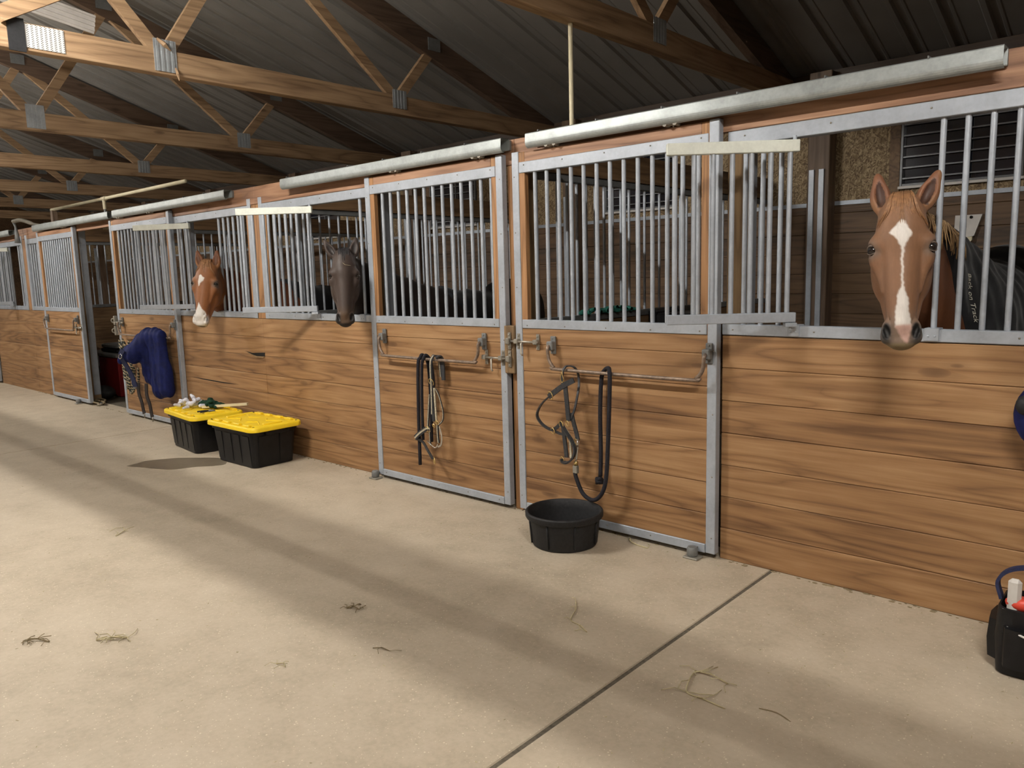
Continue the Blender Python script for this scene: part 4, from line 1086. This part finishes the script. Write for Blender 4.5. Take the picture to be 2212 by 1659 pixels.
# things on the far tote
def crumple(name, c, r, mat, label, seed, amp=.35, cat='cloth'):
    fd = Field([np.arange(c[0] - r[0] * 1.6, c[0] + r[0] * 1.6, .007), np.arange(c[1] - r[1] * 1.6, c[1] + r[1] * 1.6, .007), np.arange(c[2] - .012, c[2] + r[2] * 1.8, .006)])
    rr = random.Random(seed)
    for k in range(22):
        a = rr.uniform(0, 2 * PI); q = rr.random() ** .5; p = (c[0] + r[0] * q * math.cos(a), c[1] + r[1] * q * math.sin(a), c[2] + .012 + r[2] * rr.random() * (1.1 - q))
        b_ = rr.uniform(0, 2 * PI); l = rr.uniform(.03, .08)
        fd.cap(p, (p[0] + l * math.cos(b_), p[1] + l * math.sin(b_), max(c[2] + .01, p[2] + rr.uniform(-.02, .02))), .020, .013, .016)
    g = np.meshgrid(*fd.ax, indexing='ij'); fd.F = np.maximum(fd.F, (c[2] - g[2]).astype(np.float32))
    V, Q = fd.mesh(); o = mesh_obj(name, V, Q, mat); tag(o, label, cat); return o
crumple('cloth', (-7.30, -.34, .374), (.17, .12, .09), 'white_cloth', 'crumpled white and lilac cloth at the left end of the far yellow lid', 3)
crumple('halter', (-7.12, -.26, .374), (.14, .11, .075), 'green_cloth', 'bunched dark green halter on the far yellow lid beside the white cloth', 8, cat='halter')
b = MB(); R_ = Matrix.Rotation(math.radians(30), 3, 'Z') @ Matrix.Rotation(math.radians(-4), 3, 'Y'); b.box(-.24, .24, -.016, .016, -.011, .011, R_, (-6.90, -.21, .400))
tag(b.build('stick', 'pvc'), 'pale cream square stick lying across the far yellow lid', 'stick')
t = empty('pliers', (-6.84, -.42, .376), 'small pliers with dark handles open on the far yellow lid', 'pliers')
b = MB(); b.tube([(-6.80, -.36, .384), (-6.835, -.405, .384)], [.006, .013], 8); b.build('jaw', 'galvdark', t, True)
for s in (-1, 1):
    b = MB(); b.tube(spline([(-6.835, -.405, .384), (-6.845 + s * .022, -.435 - s * .01, .384), (-6.86 + s * .028, -.49, .382)], 4), .007, 8); b.build('handle', 'black_rubber', t, True)

# ------------------------------------------------------------------ bridle and rope on the second door
Y0 = -.112
def drape(mb, x, z_l, z_r, r, dx=.0, n=6, w=None, top=.998, fr=-.14, bk=-.082):
    """rope hung over the blanket bar: front leg and back leg"""
    pts = [(x - dx, fr, z_l), (x - dx * .8, fr, (z_l + top) / 2), (x - dx * .4, fr + .003, top - .06), (x, fr + .012, top - .008), (x + .004, Y0, top + .014), (x + .012, bk - .006, top - .01), (x + dx * .5 + .015, bk, top - .07), (x + dx + .01, bk, (z_r + top) / 2), (x + dx, bk, z_r)]
    mb.tube(spline(pts, n), r, 8)
t = empty('rope_reins', (-4.13, Y0, 1.0), 'pair of thick black reins doubled over the blanket bar beside the bridle', 'reins')
b = MB(); drape(b, -4.16, .21, .38, .0125, .035); b.build('rein', 'rope', t, True)
b = MB(); drape(b, -4.122, .40, .62, .0115, .03); b.build('rein', 'rope', t, True)
t = empty('bridle', (-4.02, Y0, 1.0), 'black bridle with pale stitched straps and brass buckles hanging on the second door', 'bridle')
yb_ = -.145
def strap(par, pts, w=.014, th=.004, mat='leather', wd=(1, 0, 0), nm='strap', trim=False):
    w *= 1.3; th *= 1.8; b = MB(); P_ = spline(pts, 5); b.ribbon(P_, w, th, wd); s_ = b.build(nm, mat, par)
    if trim:
        b = MB(); b.ribbon([p_ + Vector((0, -th * .7, 0)) for p_ in P_], w * .35, .002, wd); b.build('stitching', 'leather_w', s_)
    return s_
strap(t, [(-4.035, yb_, .60), (-4.03, yb_, .80), (-4.03, yb_, .96), (-4.026, -.125, 1.008), (-4.018, Y0, 1.014), (-4.01, -.088, 1.0), (-4.005, -.08, .93), (-4.0, -.08, .86)], .020, .005, trim=True, nm='crown_strap')
strap(t, [(-4.00, -.125, 1.0), (-3.985, -.10, 1.01), (-3.975, -.085, .97), (-3.97, -.085, .84)], .024, .006, nm='crown_strap')
strap(t, [(-4.055, yb_, .74), (-4.075, yb_, .60), (-4.09, yb_, .49)], .014, .004, trim=True, nm='cheek_strap')
strap(t, [(-4.03, yb_, .70), (-4.02, yb_, .55)], .020, .006, nm='cheek_strap')
strap(t, [(-4.005, yb_, .79), (-4.0, yb_, .66), (-3.995, yb_, .55)], .010, .004, 'leather_w', nm='cheek_strap')
strap(t, [(-3.99, yb_, .785), (-3.955, yb_, .73), (-3.925, yb_, .64), (-3.93, yb_, .57), (-3.975, yb_, .53)], .009, .003, trim=True, nm='throat_strap')
strap(t, [(-4.20, -.17, .415), (-4.15, -.165, .455), (-4.10, yb_, .49), (-4.06, yb_, .495)], .026, .006, wd=(0, 0, 1), trim=True, nm='noseband')
strap(t, [(-4.20, -.17, .41), (-4.15, yb_, .385), (-4.10, yb_, .33), (-4.05, yb_, .275)], .014, .005, wd=(1, 0, .5), trim=False, nm='noseband')
strap(t, [(-4.07, yb_, .47), (-4.07, yb_, .40), (-4.065, yb_, .37)], .010, .004, trim=True)
strap(t, [(-3.985, yb_, .53), (-3.985, yb_, .46), (-3.98, yb_, .40)], .014, .005, trim=True)
strap(t, [(-3.965, yb_, .52), (-3.945, yb_, .45), (-3.955, yb_, .39), (-3.99, yb_, .37)], .010, .004, 'chrome')
for (x, z, R_) in ((-4.03, .83, .026), (-4.085, .485, .024), (-3.985, .545, .018), (-4.02, .52, .014)):
    b = MB(); b.ring((x, yb_ - .004, z), R_, .003, (0, 1, .15), sx=.75); b.tube([(x, yb_ - .006, z - R_), (x, yb_ - .006, z + R_)], .002, 6); b.build('buckle', 'brass', t, True)
b = MB(); b.ring((-4.035, yb_, .265), .026, .004, (.5, 1, 0), sx=.7); b.sphere((-4.035, yb_, .265), (.012, .006, .02)); b.build('ring', 'brass', t, True)
b = MB(); b.tube(spline([(-4.10, yb_, .40), (-4.06, yb_ - .01, .385), (-4.02, yb_, .36), (-3.99, yb_, .39)], 5), .004, 6); b.build('bit', 'chrome', t, True)

# ------------------------------------------------------------------ halter and lead rope on the nearest door
t = empty('halter', (-2.80, Y0, 1.0), 'grey-black leather halter with brass fittings hanging on the nearest door', 'halter')
S = lambda *a, **k: strap(t, *a, **k)
S([(-2.86, -.145, .905), (-2.858, -.145, .97), (-2.852, -.13, 1.003), (-2.835, Y0, 1.012), (-2.81, -.088, 1.0), (-2.79, -.08, .96), (-2.778, -.09, .90), (-2.765, -.12, .85), (-2.775, -.14, .76), (-2.80, -.145, .70)], .010, .004, nm='throat_strap')
S([(-2.77, -.15, .935), (-2.84, -.155, .90), (-2.91, -.155, .855), (-2.96, -.155, .82)], .024, .005, wd=(0, 0, 1), nm='crown_strap')
S([(-2.935, -.152, .84), (-3.02, -.15, .77), (-3.06, -.15, .70), (-3.03, -.15, .65), (-2.97, -.15, .62), (-2.925, -.15, .615)], .016, .004, wd=(0, 1, .2), nm='crown_strap')
S([(-2.835, -.15, .895), (-2.825, -.15, .80), (-2.815, -.15, .70), (-2.813, -.15, .685)], .022, .005, nm='cheek_strap')
S([(-2.93, -.15, .62), (-2.90, -.15, .64), (-2.87, -.15, .67)], .016, .004, wd=(0, 0, 1)); S([(-2.92, -.15, .61), (-2.88, -.15, .60), (-2.85, -.15, .60)], .012, .004, wd=(0, 0, 1))
S([(-2.80, -.14, .735), (-2.785, -.14, .68), (-2.765, -.14, .62), (-2.75, -.145, .575)], .020, .005, nm='cheek_strap')
S([(-2.86, -.16, .66), (-2.82, -.17, .62), (-2.775, -.17, .57), (-2.755, -.17, .52), (-2.77, -.17, .47), (-2.81, -.17, .435), (-2.85, -.165, .432), (-2.865, -.16, .445)], .018, .006, wd=(0, 1, .3), nm='noseband')
S([(-2.855, -.15, .64), (-2.845, -.15, .56), (-2.835, -.15, .48), (-2.833, -.15, .46)], .020, .005, nm='chin_strap')
S([(-2.86, -.15, .65), (-2.82, -.14, .60), (-2.81, -.14, .52), (-2.80, -.15, .46)], .010, .004, 'leather_w', nm='chin_strap')
for (x, z, R_) in ((-2.945, .83, .026), (-2.93, .612, .020), (-2.865, .66, .022), (-2.815, .67, .018), (-2.86, .445, .018), (-2.752, .565, .020)):
    b = MB(); b.ring((x, -.158, z), R_, .0032, (.3, 1, .1), sx=.8); b.build('ring', 'brass', t, True)
b = MB(); b.tube(spline([(-2.86, -.145, .985), (-2.855, -.15, .96), (-2.845, -.15, .93), (-2.86, -.15, .915), (-2.87, -.15, .94), (-2.86, -.15, .975)], 4), .003, 6); b.build('snap', 'brass', t, True)
b = MB(); b.ring((-2.745, -.15, .56), .022, .005, (1, .5, 0)); b.tube(spline([(-2.745, -.15, .545), (-2.752, -.15, .50), (-2.76, -.15, .45)], 4), .006, 8); b.sphere((-2.765, -.15, .43), (.010, .008, .022)); b.build('snap', 'chrome', t, True)
t = empty('lead_rope', (-2.56, Y0, 1.0), 'thick black lead rope looped over the bar of the nearest door', 'lead rope')
b = MB(); pts = [(-2.765, -.15, .405), (-2.77, -.15, .37), (-2.752, -.15, .32), (-2.72, -.15, .262), (-2.675, -.15, .232), (-2.625, -.15, .232), (-2.575, -.15, .28), (-2.545, -.15, .37), (-2.532, -.148, .55), (-2.522, -.145, .78), (-2.52, -.14, .94), (-2.53, -.128, 1.0), (-2.548, Y0, 1.016), (-2.59, -.088, 1.0), (-2.620, -.08, .95), (-2.632, -.08, .75), (-2.630, -.08, .50), (-2.632, -.085, .36)]
b.tube(spline(pts, 7), .0125, 9); b.build('rope', 'rope', t, True)
b = MB(); b.sphere((-2.634, -.088, .335), (.026, .022, .024)); b.tube(spline([(-2.655, -.09, .345), (-2.632, -.114, .335), (-2.612, -.09, .325)], 4), .011, 7); b.tube(spline([(-2.648, -.10, .318), (-2.632, -.114, .345), (-2.618, -.10, .352)], 4), .010, 7); b.build('knot', 'rope', t, True)
b = MB(); b.bbox(-2.782, -2.748, -.162, -.138, .372, .420, .004); b.build('clamp', 'bracket', t); b = MB(); b.tube([(-2.765, -.15, .42), (-2.762, -.15, .445)], .013, 8); b.build('thimble', 'brass', t, True)

# ------------------------------------------------------------------ navy rug on the third door
t = empty('folded_rug', (-8.5, -.2, .98), 'navy nylon horse rug folded over the bar of the door beside the totes', 'rug')
fd = Field([np.arange(-9.0, -8.0, .011), np.arange(-.50, -.05, .011), np.arange(.25, 1.15, .011)])
fd.cap((-8.55, -.17, 1.02), (-8.30, -.16, 1.01), .055, .055, .03)
fd.cap((-8.30, -.17, 1.00), (-8.25, -.16, .45), .07, .10, .04, lat=(0, 1, 0), sq=1.3); fd.cap((-8.40, -.17, 1.0), (-8.42, -.16, .42), .09, .10, .05, lat=(0, 1, 0), sq=1.3)
fd.cap((-8.52, -.20, .98), (-8.55, -.20, .55), .08, .07, .05, lat=(0, 1, 0), sq=1.3)
fd.cap((-8.50, -.20, 1.0), (-8.62, -.33, .80), .08, .09, .05); fd.cap((-8.62, -.24, .97), (-8.74, -.38, .78), .05, .05, .05)
fd.cap((-8.60, -.20, .95), (-8.62, -.20, .62), .07, .06, .05, lat=(0, 1, 0), sq=1.3); fd.cap((-8.68, -.30, .86), (-8.76, -.40, .74), .05, .035, .03); fd.ell((-8.70, -.42, .64), (.16, .12, .06), None, .02, 'cut')
g = np.meshgrid(*fd.ax, indexing='ij'); fd.F += (.008 * np.sin(g[0] * 38 + g[2] * 14) * np.sin(g[2] * 11 + 1) + .004 * np.sin(g[0] * 90 + g[1] * 40)).astype(np.float32)
V, Q = fd.mesh(); mesh_obj('cloth_body', V - np.array(t.location), Q, 'navy', t)
strap(t, [(-8.62, -.425, .87), (-8.66, -.44, .80), (-8.645, -.40, .70), (-8.62, -.36, .58), (-8.60, -.34, .46)], .045, .006, 'navy_web', (1, .4, 0), 'strap')
b = MB(); b.ring((-8.655, -.447, .80), .024, .005, (.3, -1, .2), sx=1.0); b.build('buckle', 'chrome', t, True)
b = MB(); b.tube([(-8.60, -.35, .46), (-8.60, -.35, .44)], .022, 8); b.build('strap_end', 'bracket', t)
for px_, q in ((-8.62, .16), (-8.42, .14)):
    strap(t, [(px_, -.30, .50), (px_ - .01, -.30, .38), (px_ + .02, -.29, .28), (px_ + .02, -.28, q + .03), (px_ + .035, -.28, q)], .030, .006, 'brown_web', (1, .3, 0), 'leg_strap')
    b = MB(); b.tube([(px_ + .035, -.28, q), (px_ + .036, -.28, q - .05)], .006, 6); b.build('clip', 'bolt', t, True)
def braided(name, c, n, label, seed, mats):
    t = empty(name, c, label, 'rope'); rr = random.Random(seed)
    for k in range(n):
        x = c[0] + rr.uniform(-.10, .16); pts = []; zt = c[2] + rr.uniform(-.06, .02); zb = rr.uniform(.30, .50)
        for i in range(9): pts.append((x + .02 * math.sin(i * 1.3 + k) + (i / 8) * .10, c[1] + rr.uniform(-.03, .01) - .02, zt + (zb - zt) * i / 8))
        if k % 2: pts += [(x + .16, c[1] - .03, zb - .03), (x + .20, c[1] - .03, zb + .03), (x + .19, c[1] - .02, zb + .15)]
        b = MB(); P_ = spline(pts, 3); b.tube(P_, [.011 + .003 * ((i // 2) % 2) for i in range(len(P_))], 7); o = b.build('strand', mats[k % 2], t, True)
    return t
def striped():
    m, nt, b = new_mat('cream_black_rope'); N = NT(nt); tc = N.n('ShaderNodeTexCoord'); sp = N.n('ShaderNodeSeparateXYZ'); N.l(tc.outputs['Object'], sp.inputs[0])
    s = N.math('SINE', N.math('MULTIPLY', N.math('ADD', sp.outputs[2], N.math('MULTIPLY', sp.outputs[0], .7)), 190.0))
    N.l(N.ramp(s, [(.35, (.03, .035, .03)), (.6, (.44, .36, .22))]), b.inputs['Base Color']); b.inputs['Roughness'].default_value = .85; return m
M['rope2'] = striped()
braided('lead_ropes', (-9.30, -.125, .94), 7, 'tangle of cream and black lead ropes hanging left of the navy rug', 4, ['rope2', 'rope2'])

# ------------------------------------------------------------------ inside the open doorway
t = empty('tack_trunk', (-11.75, .75, 0), 'red trunk standing inside the open stall doorway', 'trunk')
b = MB(); b.bbox(-12.35, -11.25, .50, .98, .0, .55, .012); b.build('box', 'red_trunk', t)
b = MB(); b.bbox(-12.38, -11.22, .47, 1.0, .552, .60, .010); b.build('lid', 'galvdark', t)
b = MB(); b.bbox(-12.0, -11.9, .455, .50, .30, .60, .01); b.build('hasp', 'galvdark', t)
for i, (z, dx, l) in enumerate(((.602, 0, 'lower'), (.662, .03, 'upper'))):
    b = MB(); b.loft([[(x - 11.75 + dx, y + .74, z + q) for x, y in rrect(.30 - s_, .17 - s_, .06)] for s_, q in ((.02, 0), (0, .012), (0, .045), (.02, .058))])
    tag(b.build('saddle_pad', 'galvdark' if i else 'black_plastic', None, True, auto=40), 'folded dark grey pad on the red trunk, %s of the two' % l, 'pad', 'pads on the trunk')
for i, (x, y) in enumerate(((-11.72, .36), (-11.58, .26))):
    t = empty('riding_boot', (x, y, 0), 'tall black rubber boot standing in front of the red trunk, ' + ('left' if i == 0 else 'right') + ' one', 'boot', 'boots in the doorway')
    b = MB(); rings = []
    for (cx, cy, rx, ry, z) in ((0, 0, .05, .05, .10), (0, 0, .05, .052, .18), (0, 0, .052, .056, .30), (0, 0, .058, .062, .42)):
        rings.append([(x + cx + rx * math.cos(a * PI / 8), y + cy + ry * math.sin(a * PI / 8), z) for a in range(16)])
    b.loft(rings); b.tube([(x, y + .02, .05), (x, y - .06, .05), (x, y - .16, .04)], [.05, .048, .035], 10); b.build('shaft', 'black_rubber', t, True)
    b = MB(); b.bbox(x - .05, x + .05, y - .19, y + .06, 0, .02, .006); b.build('sole', 'black_rubber', t)
t = empty('nylon_bag', (-11.25, .28, .0), 'low black bag with grey dots on the doorway floor', 'bag')
b = MB(); b.sphere((-11.25, .28, .10), (.24, .13, .095), 24, 12); b.build('bag_body', 'black_rubber', t, True)
b = MB()
for k in range(14): a = k * .45; b.sphere((-11.25 + .21 * math.cos(a) * .9, .28 - .125 * abs(math.sin(a)) * .9, .10 + .03 * (k % 3)), .012, 8, 6)
b.build('dot', 'bracket', t, True)
b = MB(); rf = random.Random(9)
for k in range(5):
    c0 = (-11.0 + rf.uniform(-.2, .25), .08 + rf.uniform(-.05, .08)); b.tube(spline([(c0[0] + .16 * math.cos(a), c0[1] + .05 * math.sin(a), .015 + .008 * k) for a in np.linspace(0, 5.5, 9)], 3), .010, 6)
tag(b.build('rope_coil', 'straw_dark', None, True), 'coiled brown rope lying on the doorway sill', 'rope')
b = MB(); b.lathe([(.03, 0), (.055, .03), (.06, .034), (.05, .03), (.02, .008)], 20, (-10.72, .04, .0)); tag(b.build('small_bowl', 'chrome', None, True), 'small shiny metal bowl on the doorway floor', 'bowl')
# teal cloth on the partition ledge
crumple('cloth', (-3.34, 1.0, 1.262), (.03, .30, .05), 'teal', 'teal cloth bundled on the partition rail inside the nearest stall', 5)
b = MB(); b.bbox(-3.27, -2.93, 1.55, 2.0, .95, 1.23, .02); b.bbox(-3.33, -3.26, 1.55, 2.0, 1.0, 1.25, .01)
tag(b.build('feed_bin', 'black_plastic'), 'dark feed bin hung inside the nearest stall', 'feed bin')
# white mount on the back wall
t = empty('wall_bracket', (-1.57, 3.74, 1.85), 'white plastic mount with holes screwed to the back wall behind the near horse', 'bracket')
b = MB(); pr = [(-1.675, 1.955), (-1.475, 1.955), (-1.53, 1.78), (-1.68, 1.76)]; b.loft([[(x, 3.745, z) for x, z in pr], [(x, 3.715, z) for x, z in pr]]); b.build('plate', 'white', t)
b = MB(); pr = [(-1.86, 1.745), (-1.54, 1.775), (-1.54, 1.745), (-1.62, 1.66), (-1.86, 1.64)]; b.loft([[(x, 3.745, z) for x, z in pr], [(x, 3.70, z) for x, z in pr]]); b.build('arm', 'pvc', t)
b = MB()
for x, z in ((-1.61, 1.935), (-1.555, 1.935), (-1.60, 1.86)): b.tube([(x, 3.716, z), (x, 3.706, z)], .012, 12)
b.build('hole', 'hole', t)

# ------------------------------------------------------------------ grooming tote at the right edge
t = empty('grooming_tote', (-.37, -.34, 0), 'black fabric grooming tote with white piping at the right edge of the photo', 'grooming tote')
b = MB(); rings = []
for (sx, sy, r, z) in ((.135, .10, .03, 0), (.150, .115, .03, .006), (.165, .125, .04, .14), (.160, .120, .04, .265), (.152, .112, .04, .268), (.14, .10, .03, .03)):
    rings.append([(x - .37 + .004 * math.sin(30 * y + z * 40), y - .34 + .004 * math.sin(25 * x + z * 30), z) for x, y in rrect(sx, sy, r)])
b.loft(rings); b.build('bag_body', 'black_plastic', t, True, auto=50)
for i, (x0, x1, y0, y1) in enumerate(((-.545, -.525, -.44, -.26), (-.50, -.40, -.475, -.455), (-.38, -.28, -.475, -.455))):
    b = MB(); n = 12
    if i == 0: pr0 = [(-.525, -.43), (-.555, -.41), (-.562, -.34), (-.555, -.27), (-.525, -.25)]
    else: pr0 = [(x0, -.455), (x0 + .01, -.482), ((x0 + x1) / 2, -.49), (x1 - .01, -.482), (x1, -.455)]
    b.loft([[(x, y, .045) for x, y in pr0], [(x + (-.0 if i else -.006), y - (.006 if i else 0), .12) for x, y in pr0], [(x, y - (.004 if i else 0), .20) for x, y in pr0]]); b.build('pocket', 'black_plastic', t, True, auto=40)
b = MB(); b.tube(spline([(-.53, -.40, .205), (-.48, -.47, .195), (-.42, -.497, .185), (-.385, -.49, .18)], 5), .0045, 6); b.tube(spline([(-.37, -.49, .183), (-.32, -.497, .178), (-.25, -.48, .176)], 5), .0045, 6); b.build('piping', 'white', t, True)
b = MB(); b.ribbon(spline([(-.53, -.34, .26), (-.545, -.34, .33), (-.50, -.34, .385), (-.40, -.34, .41), (-.30, -.34, .40), (-.22, -.34, .36), (-.205, -.34, .26)], 6), .035, .012, (0, 1, 0)); b.build('handle', 'navy_web', t)
b = MB(); b.bbox(-.50, -.455, -.43, -.40, .20, .375, .012); tag(b.build('brush_handle', 'white'), 'white brush handle sticking up out of the grooming tote', 'brush')
b = MB(); b.sphere((-.455, -.40, .275), (.055, .035, .03), 18, 10); tag(b.build('sponge', 'redcap', None, True), 'red and orange rounded item in the grooming tote', 'sponge')
b = MB(); b.sphere((-.37, -.39, .315), (.06, .035, .055), 18, 10); tag(b.build('body_brush', 'grey_brush', None, True), 'fluffy grey brush in the grooming tote', 'brush')
b = MB(); b.tube([(-.41, -.44, .30), (-.37, -.46, .255)], .016, 8); tag(b.build('bottle', 'bone', None, True), 'small pinkish bottle lying at the front of the grooming tote', 'bottle')
b = MB(); b.bbox(-.31, -.25, -.40, -.34, .22, .37, .012); tag(b.build('tub', 'pvc'), 'cream tub at the right side of the grooming tote', 'tub')
# navy item hanging at the right edge
t = empty('hanging_cap', (-.42, -.10, 1.0), 'navy cap-like item hanging on the wall at the right edge of the photo', 'cap')
b = MB(); b.sphere((-.425, -.10, .955), (.145, .085, .155), 24, 14); b.build('cloth_body', 'navy', t, True)
b = MB(); b.sphere((-.52, -.165, 1.00), (.035, .03, .04), 16, 10); b.build('clip', 'black_rubber', t, True)
b = MB(); b.tube([(-.43, -.06, 1.08), (-.43, -.02, 1.14)], .008, 8); b.build('loop', 'navy_web', t, True)

# ------------------------------------------------------------------ puddle, hay
b = MB(); pud = [(-6.90, -1.15), (-6.93, -1.05), (-6.95, -.94), (-6.90, -.84), (-6.83, -.73), (-6.70, -.63), (-6.55, -.52), (-6.40, -.50), (-6.25, -.58), (-6.27, -.68), (-6.36, -.78), (-6.40, -.88), (-6.45, -.97), (-6.56, -1.02), (-6.66, -1.06), (-6.75, -1.09)]
P_ = [p_ for p_ in spline([(x, y, 0) for x, y in pud] + [(pud[0][0], pud[0][1], 0)], 3)][:-1]
b.loft([[(p_.x, p_.y, .0004) for p_ in P_], [(p_.x, p_.y, .0016) for p_ in P_]]); tag(b.build('puddle', 'wet'), 'dark wet patch on the concrete in front of the totes', 'puddle')
rs_ = random.Random(21)
def hay(pts, r, label, mat='straw', extra=0, sp=.05):
    b = MB(); P0_ = [Vector((x, y, z)) for x, y, z in pts]; b.tube(spline(P0_, 4), [r] * (4 * (len(pts) - 1)) + [r * .4], 5)
    for k in range(extra):
        c = P0_[rs_.randrange(len(P0_))]; a = rs_.uniform(0, 2 * PI); l = rs_.uniform(.5, 1.3) * sp
        b.tube([c + Vector((0, 0, .002)), c + Vector((l * .5 * math.cos(a), l * .5 * math.sin(a), .008)), c + Vector((l * math.cos(a + .3), l * math.sin(a + .3), .002))], r * .6, 4)
    tag(b.build('hay_wisp', mat, None, True), label, 'hay', 'hay wisps on the floor')
hay([(-2.16, -.95, .004), (-2.10, -1.03, .008), (-2.06, -1.12, .004), (-1.99, -1.14, .006), (-1.93, -1.17, .003)], .0028, 'branching pale hay wisp left of the near floor joint', extra=5)
hay([(-1.40, -1.19, .004), (-1.38, -1.26, .010), (-1.35, -1.33, .004), (-1.28, -1.335, .006), (-1.19, -1.34, .003)], .0032, 'bent pale hay stalk right of the near floor joint, largest on the floor', extra=7, sp=.09)
hay([(-1.40, -1.17, .004), (-1.33, -1.17, .012), (-1.26, -1.18, .004)], .0026, 'short curled hay stalk beside the largest one', extra=6, sp=.06)
hay([(-2.46, -.03, .003), (-2.42, -.09, .010), (-2.36, -.11, .004), (-2.28, -.12, .004)], .004, 'flat pale husk beside the feed pan near the door', extra=2)
hay([(-5.13, -1.87, .004), (-5.05, -1.90, .008), (-5.0, -1.97, .003)], .003, 'small forked hay wisp in the middle of the aisle shadow edge', extra=4, sp=.07)
hay([(-1.10, -1.26, .003), (-1.04, -1.25, .005), (-.98, -1.27, .003)], .002, 'thin dark stem at the lower right of the floor', 'straw_dark')
hay([(-3.57, -2.60, .004), (-3.53, -2.55, .010), (-3.48, -2.50, .004)], .003, 'tan hay clump at the lower left', 'straw', 16, .07)
hay([(-3.82, -2.80, .004), (-3.78, -2.77, .010), (-3.72, -2.74, .004)], .003, 'olive hay clump at the far lower left', 'straw_dark', 12, .05)
hay([(-2.97, -1.69, .003), (-2.94, -1.67, .012), (-2.91, -1.66, .003)], .003, 'dark tuft inside the long floor shadow', 'straw_dark', 14, .035)
hay([(-2.55, -1.86, .003), (-2.52, -1.84, .006), (-2.47, -1.83, .003)], .002, 'thin brown wisp near the middle of the floor', 'straw_dark', 4, .05)
hay([(-2.75, -2.20, .003), (-2.73, -2.18, .006), (-2.70, -2.19, .003)], .002, 'pale crumbs near the lower middle', 'straw', 5, .04)
b = MB(); r5 = random.Random(77)
for k in range(900):
    x = r5.uniform(-9, -.3); y = r5.uniform(-3.2, -.03) if r5.random() < .7 else -abs(r5.gauss(0, .35)) - .02
    a = r5.uniform(0, 2 * PI); l = r5.uniform(.004, .016); w = r5.uniform(.001, .003); dx, dy = l * math.cos(a), l * math.sin(a); ex, ey = -w * math.sin(a), w * math.cos(a)
    z = .0012; b.add([(x, y, z), (x + dx, y + dy, z + r5.uniform(0, .004)), (x + dx + ex, y + dy + ey, z + .002), (x + ex, y + ey, z), (x + dx / 2, y + dy / 2, z - .0008)], [(0, 1, 2, 3), (0, 4, 1), (3, 2, 4)])
tag(b.build('wood_shavings', 'straw'), 'pale wood shavings and chaff scattered over the aisle floor', 'shavings', kind='stuff')
b = MB()
for k in range(260):
    x = r5.uniform(-13, 0); y = -abs(r5.gauss(0, .012)) - .004; s_ = r5.uniform(.003, .009); b.sphere((x, y, .001), (s_ * 2, s_, s_ * .5), 6, 4)
tag(b.build('grit', 'straw_dark'), 'brown grit gathered along the foot of the stall fronts', 'grit', kind='stuff')

# ------------------------------------------------------------------ lamps over the aisle
LP = [(-4.9, -3.05, 'middle'), (-11.0, -3.05, 'second'), (-17.0, -3.05, 'far'), (.38, -3.05, 'nearest'), (-2.0, -7.0, 'added fill across the aisle, right'), (-8.0, -7.0, 'added fill across the aisle, left')]  # the pair across the aisle is out of view, added as fill
em = emis('lamp_tube', (1.0, .945, .87), 420.0); em3 = emis('lamp_tube_near', (1.0, .945, .87), 330.0); em2 = emis('fill_lamp_tube', (1.0, .945, .87), 95.0)
for X, YL, l in LP:
    t = empty('strip_light', (X, YL, 3.85), 'long fluorescent strip light over the aisle, %s one' % l, 'light', 'strip lights')
    b = MB(); b.bbox(X - .62, X + .62, YL - .06, YL + .06, 3.86, 3.91, .005); b.build('housing', 'lampwhite', t)
    if X > -3 or YL < -4:  # wide hood added to keep these lamps' light off the roof
        b = MB(); b.loft([[(X - .63, YL + q, z) for q, z in ((-.17, 3.80), (-.06, 3.875), (.06, 3.875), (.17, 3.80), (.17, 3.805), (.06, 3.885), (-.06, 3.885), (-.17, 3.805))], [(X + .63, YL + q, z) for q, z in ((-.17, 3.80), (-.06, 3.875), (.06, 3.875), (.17, 3.80), (.17, 3.805), (.06, 3.885), (-.06, 3.885), (-.17, 3.805))]]); b.build('shade_hood', 'lampwhite', t)
    for dy in (-.035, .035):
        b = MB(); b.tube([(X - .6, YL + dy, 3.835), (X + .6, YL + dy, 3.835)], .013, 10); b.build('lamp_tube', em if YL > -4 and X < 0 else (em3 if YL > -4 else em2), t, True)
    b = MB(); b.tube([(X - .5, YL, 3.91), (X - .5, YL, zroof(YL) + .1)], .004, 6); b.tube([(X + .5, YL, 3.91), (X + .5, YL, zroof(YL) + .1)], .004, 6); b.build('chain', 'galvdark', t)

# ------------------------------------------------------------------ world, camera
w = bpy.data.worlds.new('night'); SC.world = w; w.use_nodes = True
w.node_tree.nodes['Background'].inputs[0].default_value = (.01, .012, .02, 1); w.node_tree.nodes['Background'].inputs[1].default_value = .3
cd = bpy.data.cameras.new('camera'); co_ = bpy.data.objects.new('camera', cd); COL.objects.link(co_)
r_, u_, f_ = Vector((0.742115170363299, 0.6697692663459854, -0.02596543423499901)), Vector((-0.07529729463537793, 0.12179883173098366, 0.9896945801658008)), Vector((-0.666029572419457, 0.7325122350154487, -0.14082057454586433))
co_.matrix_world = Matrix(((r_.x, u_.x, -f_.x, 0), (r_.y, u_.y, -f_.y, -3.7392671665505826), (r_.z, u_.z, -f_.z, 1.5647497086410864), (0, 0, 0, 1)))
cd.sensor_fit = 'HORIZONTAL'; cd.sensor_width = 36; cd.lens = 1669.8969 / 2212 * 36; cd.clip_start = .05; cd.clip_end = 100
SC.camera = co_
vs = SC.view_settings; vs.view_transform = 'Standard'; vs.look = 'None'; vs.gamma = 1; vs.use_curve_mapping = False; vs.exposure = .88
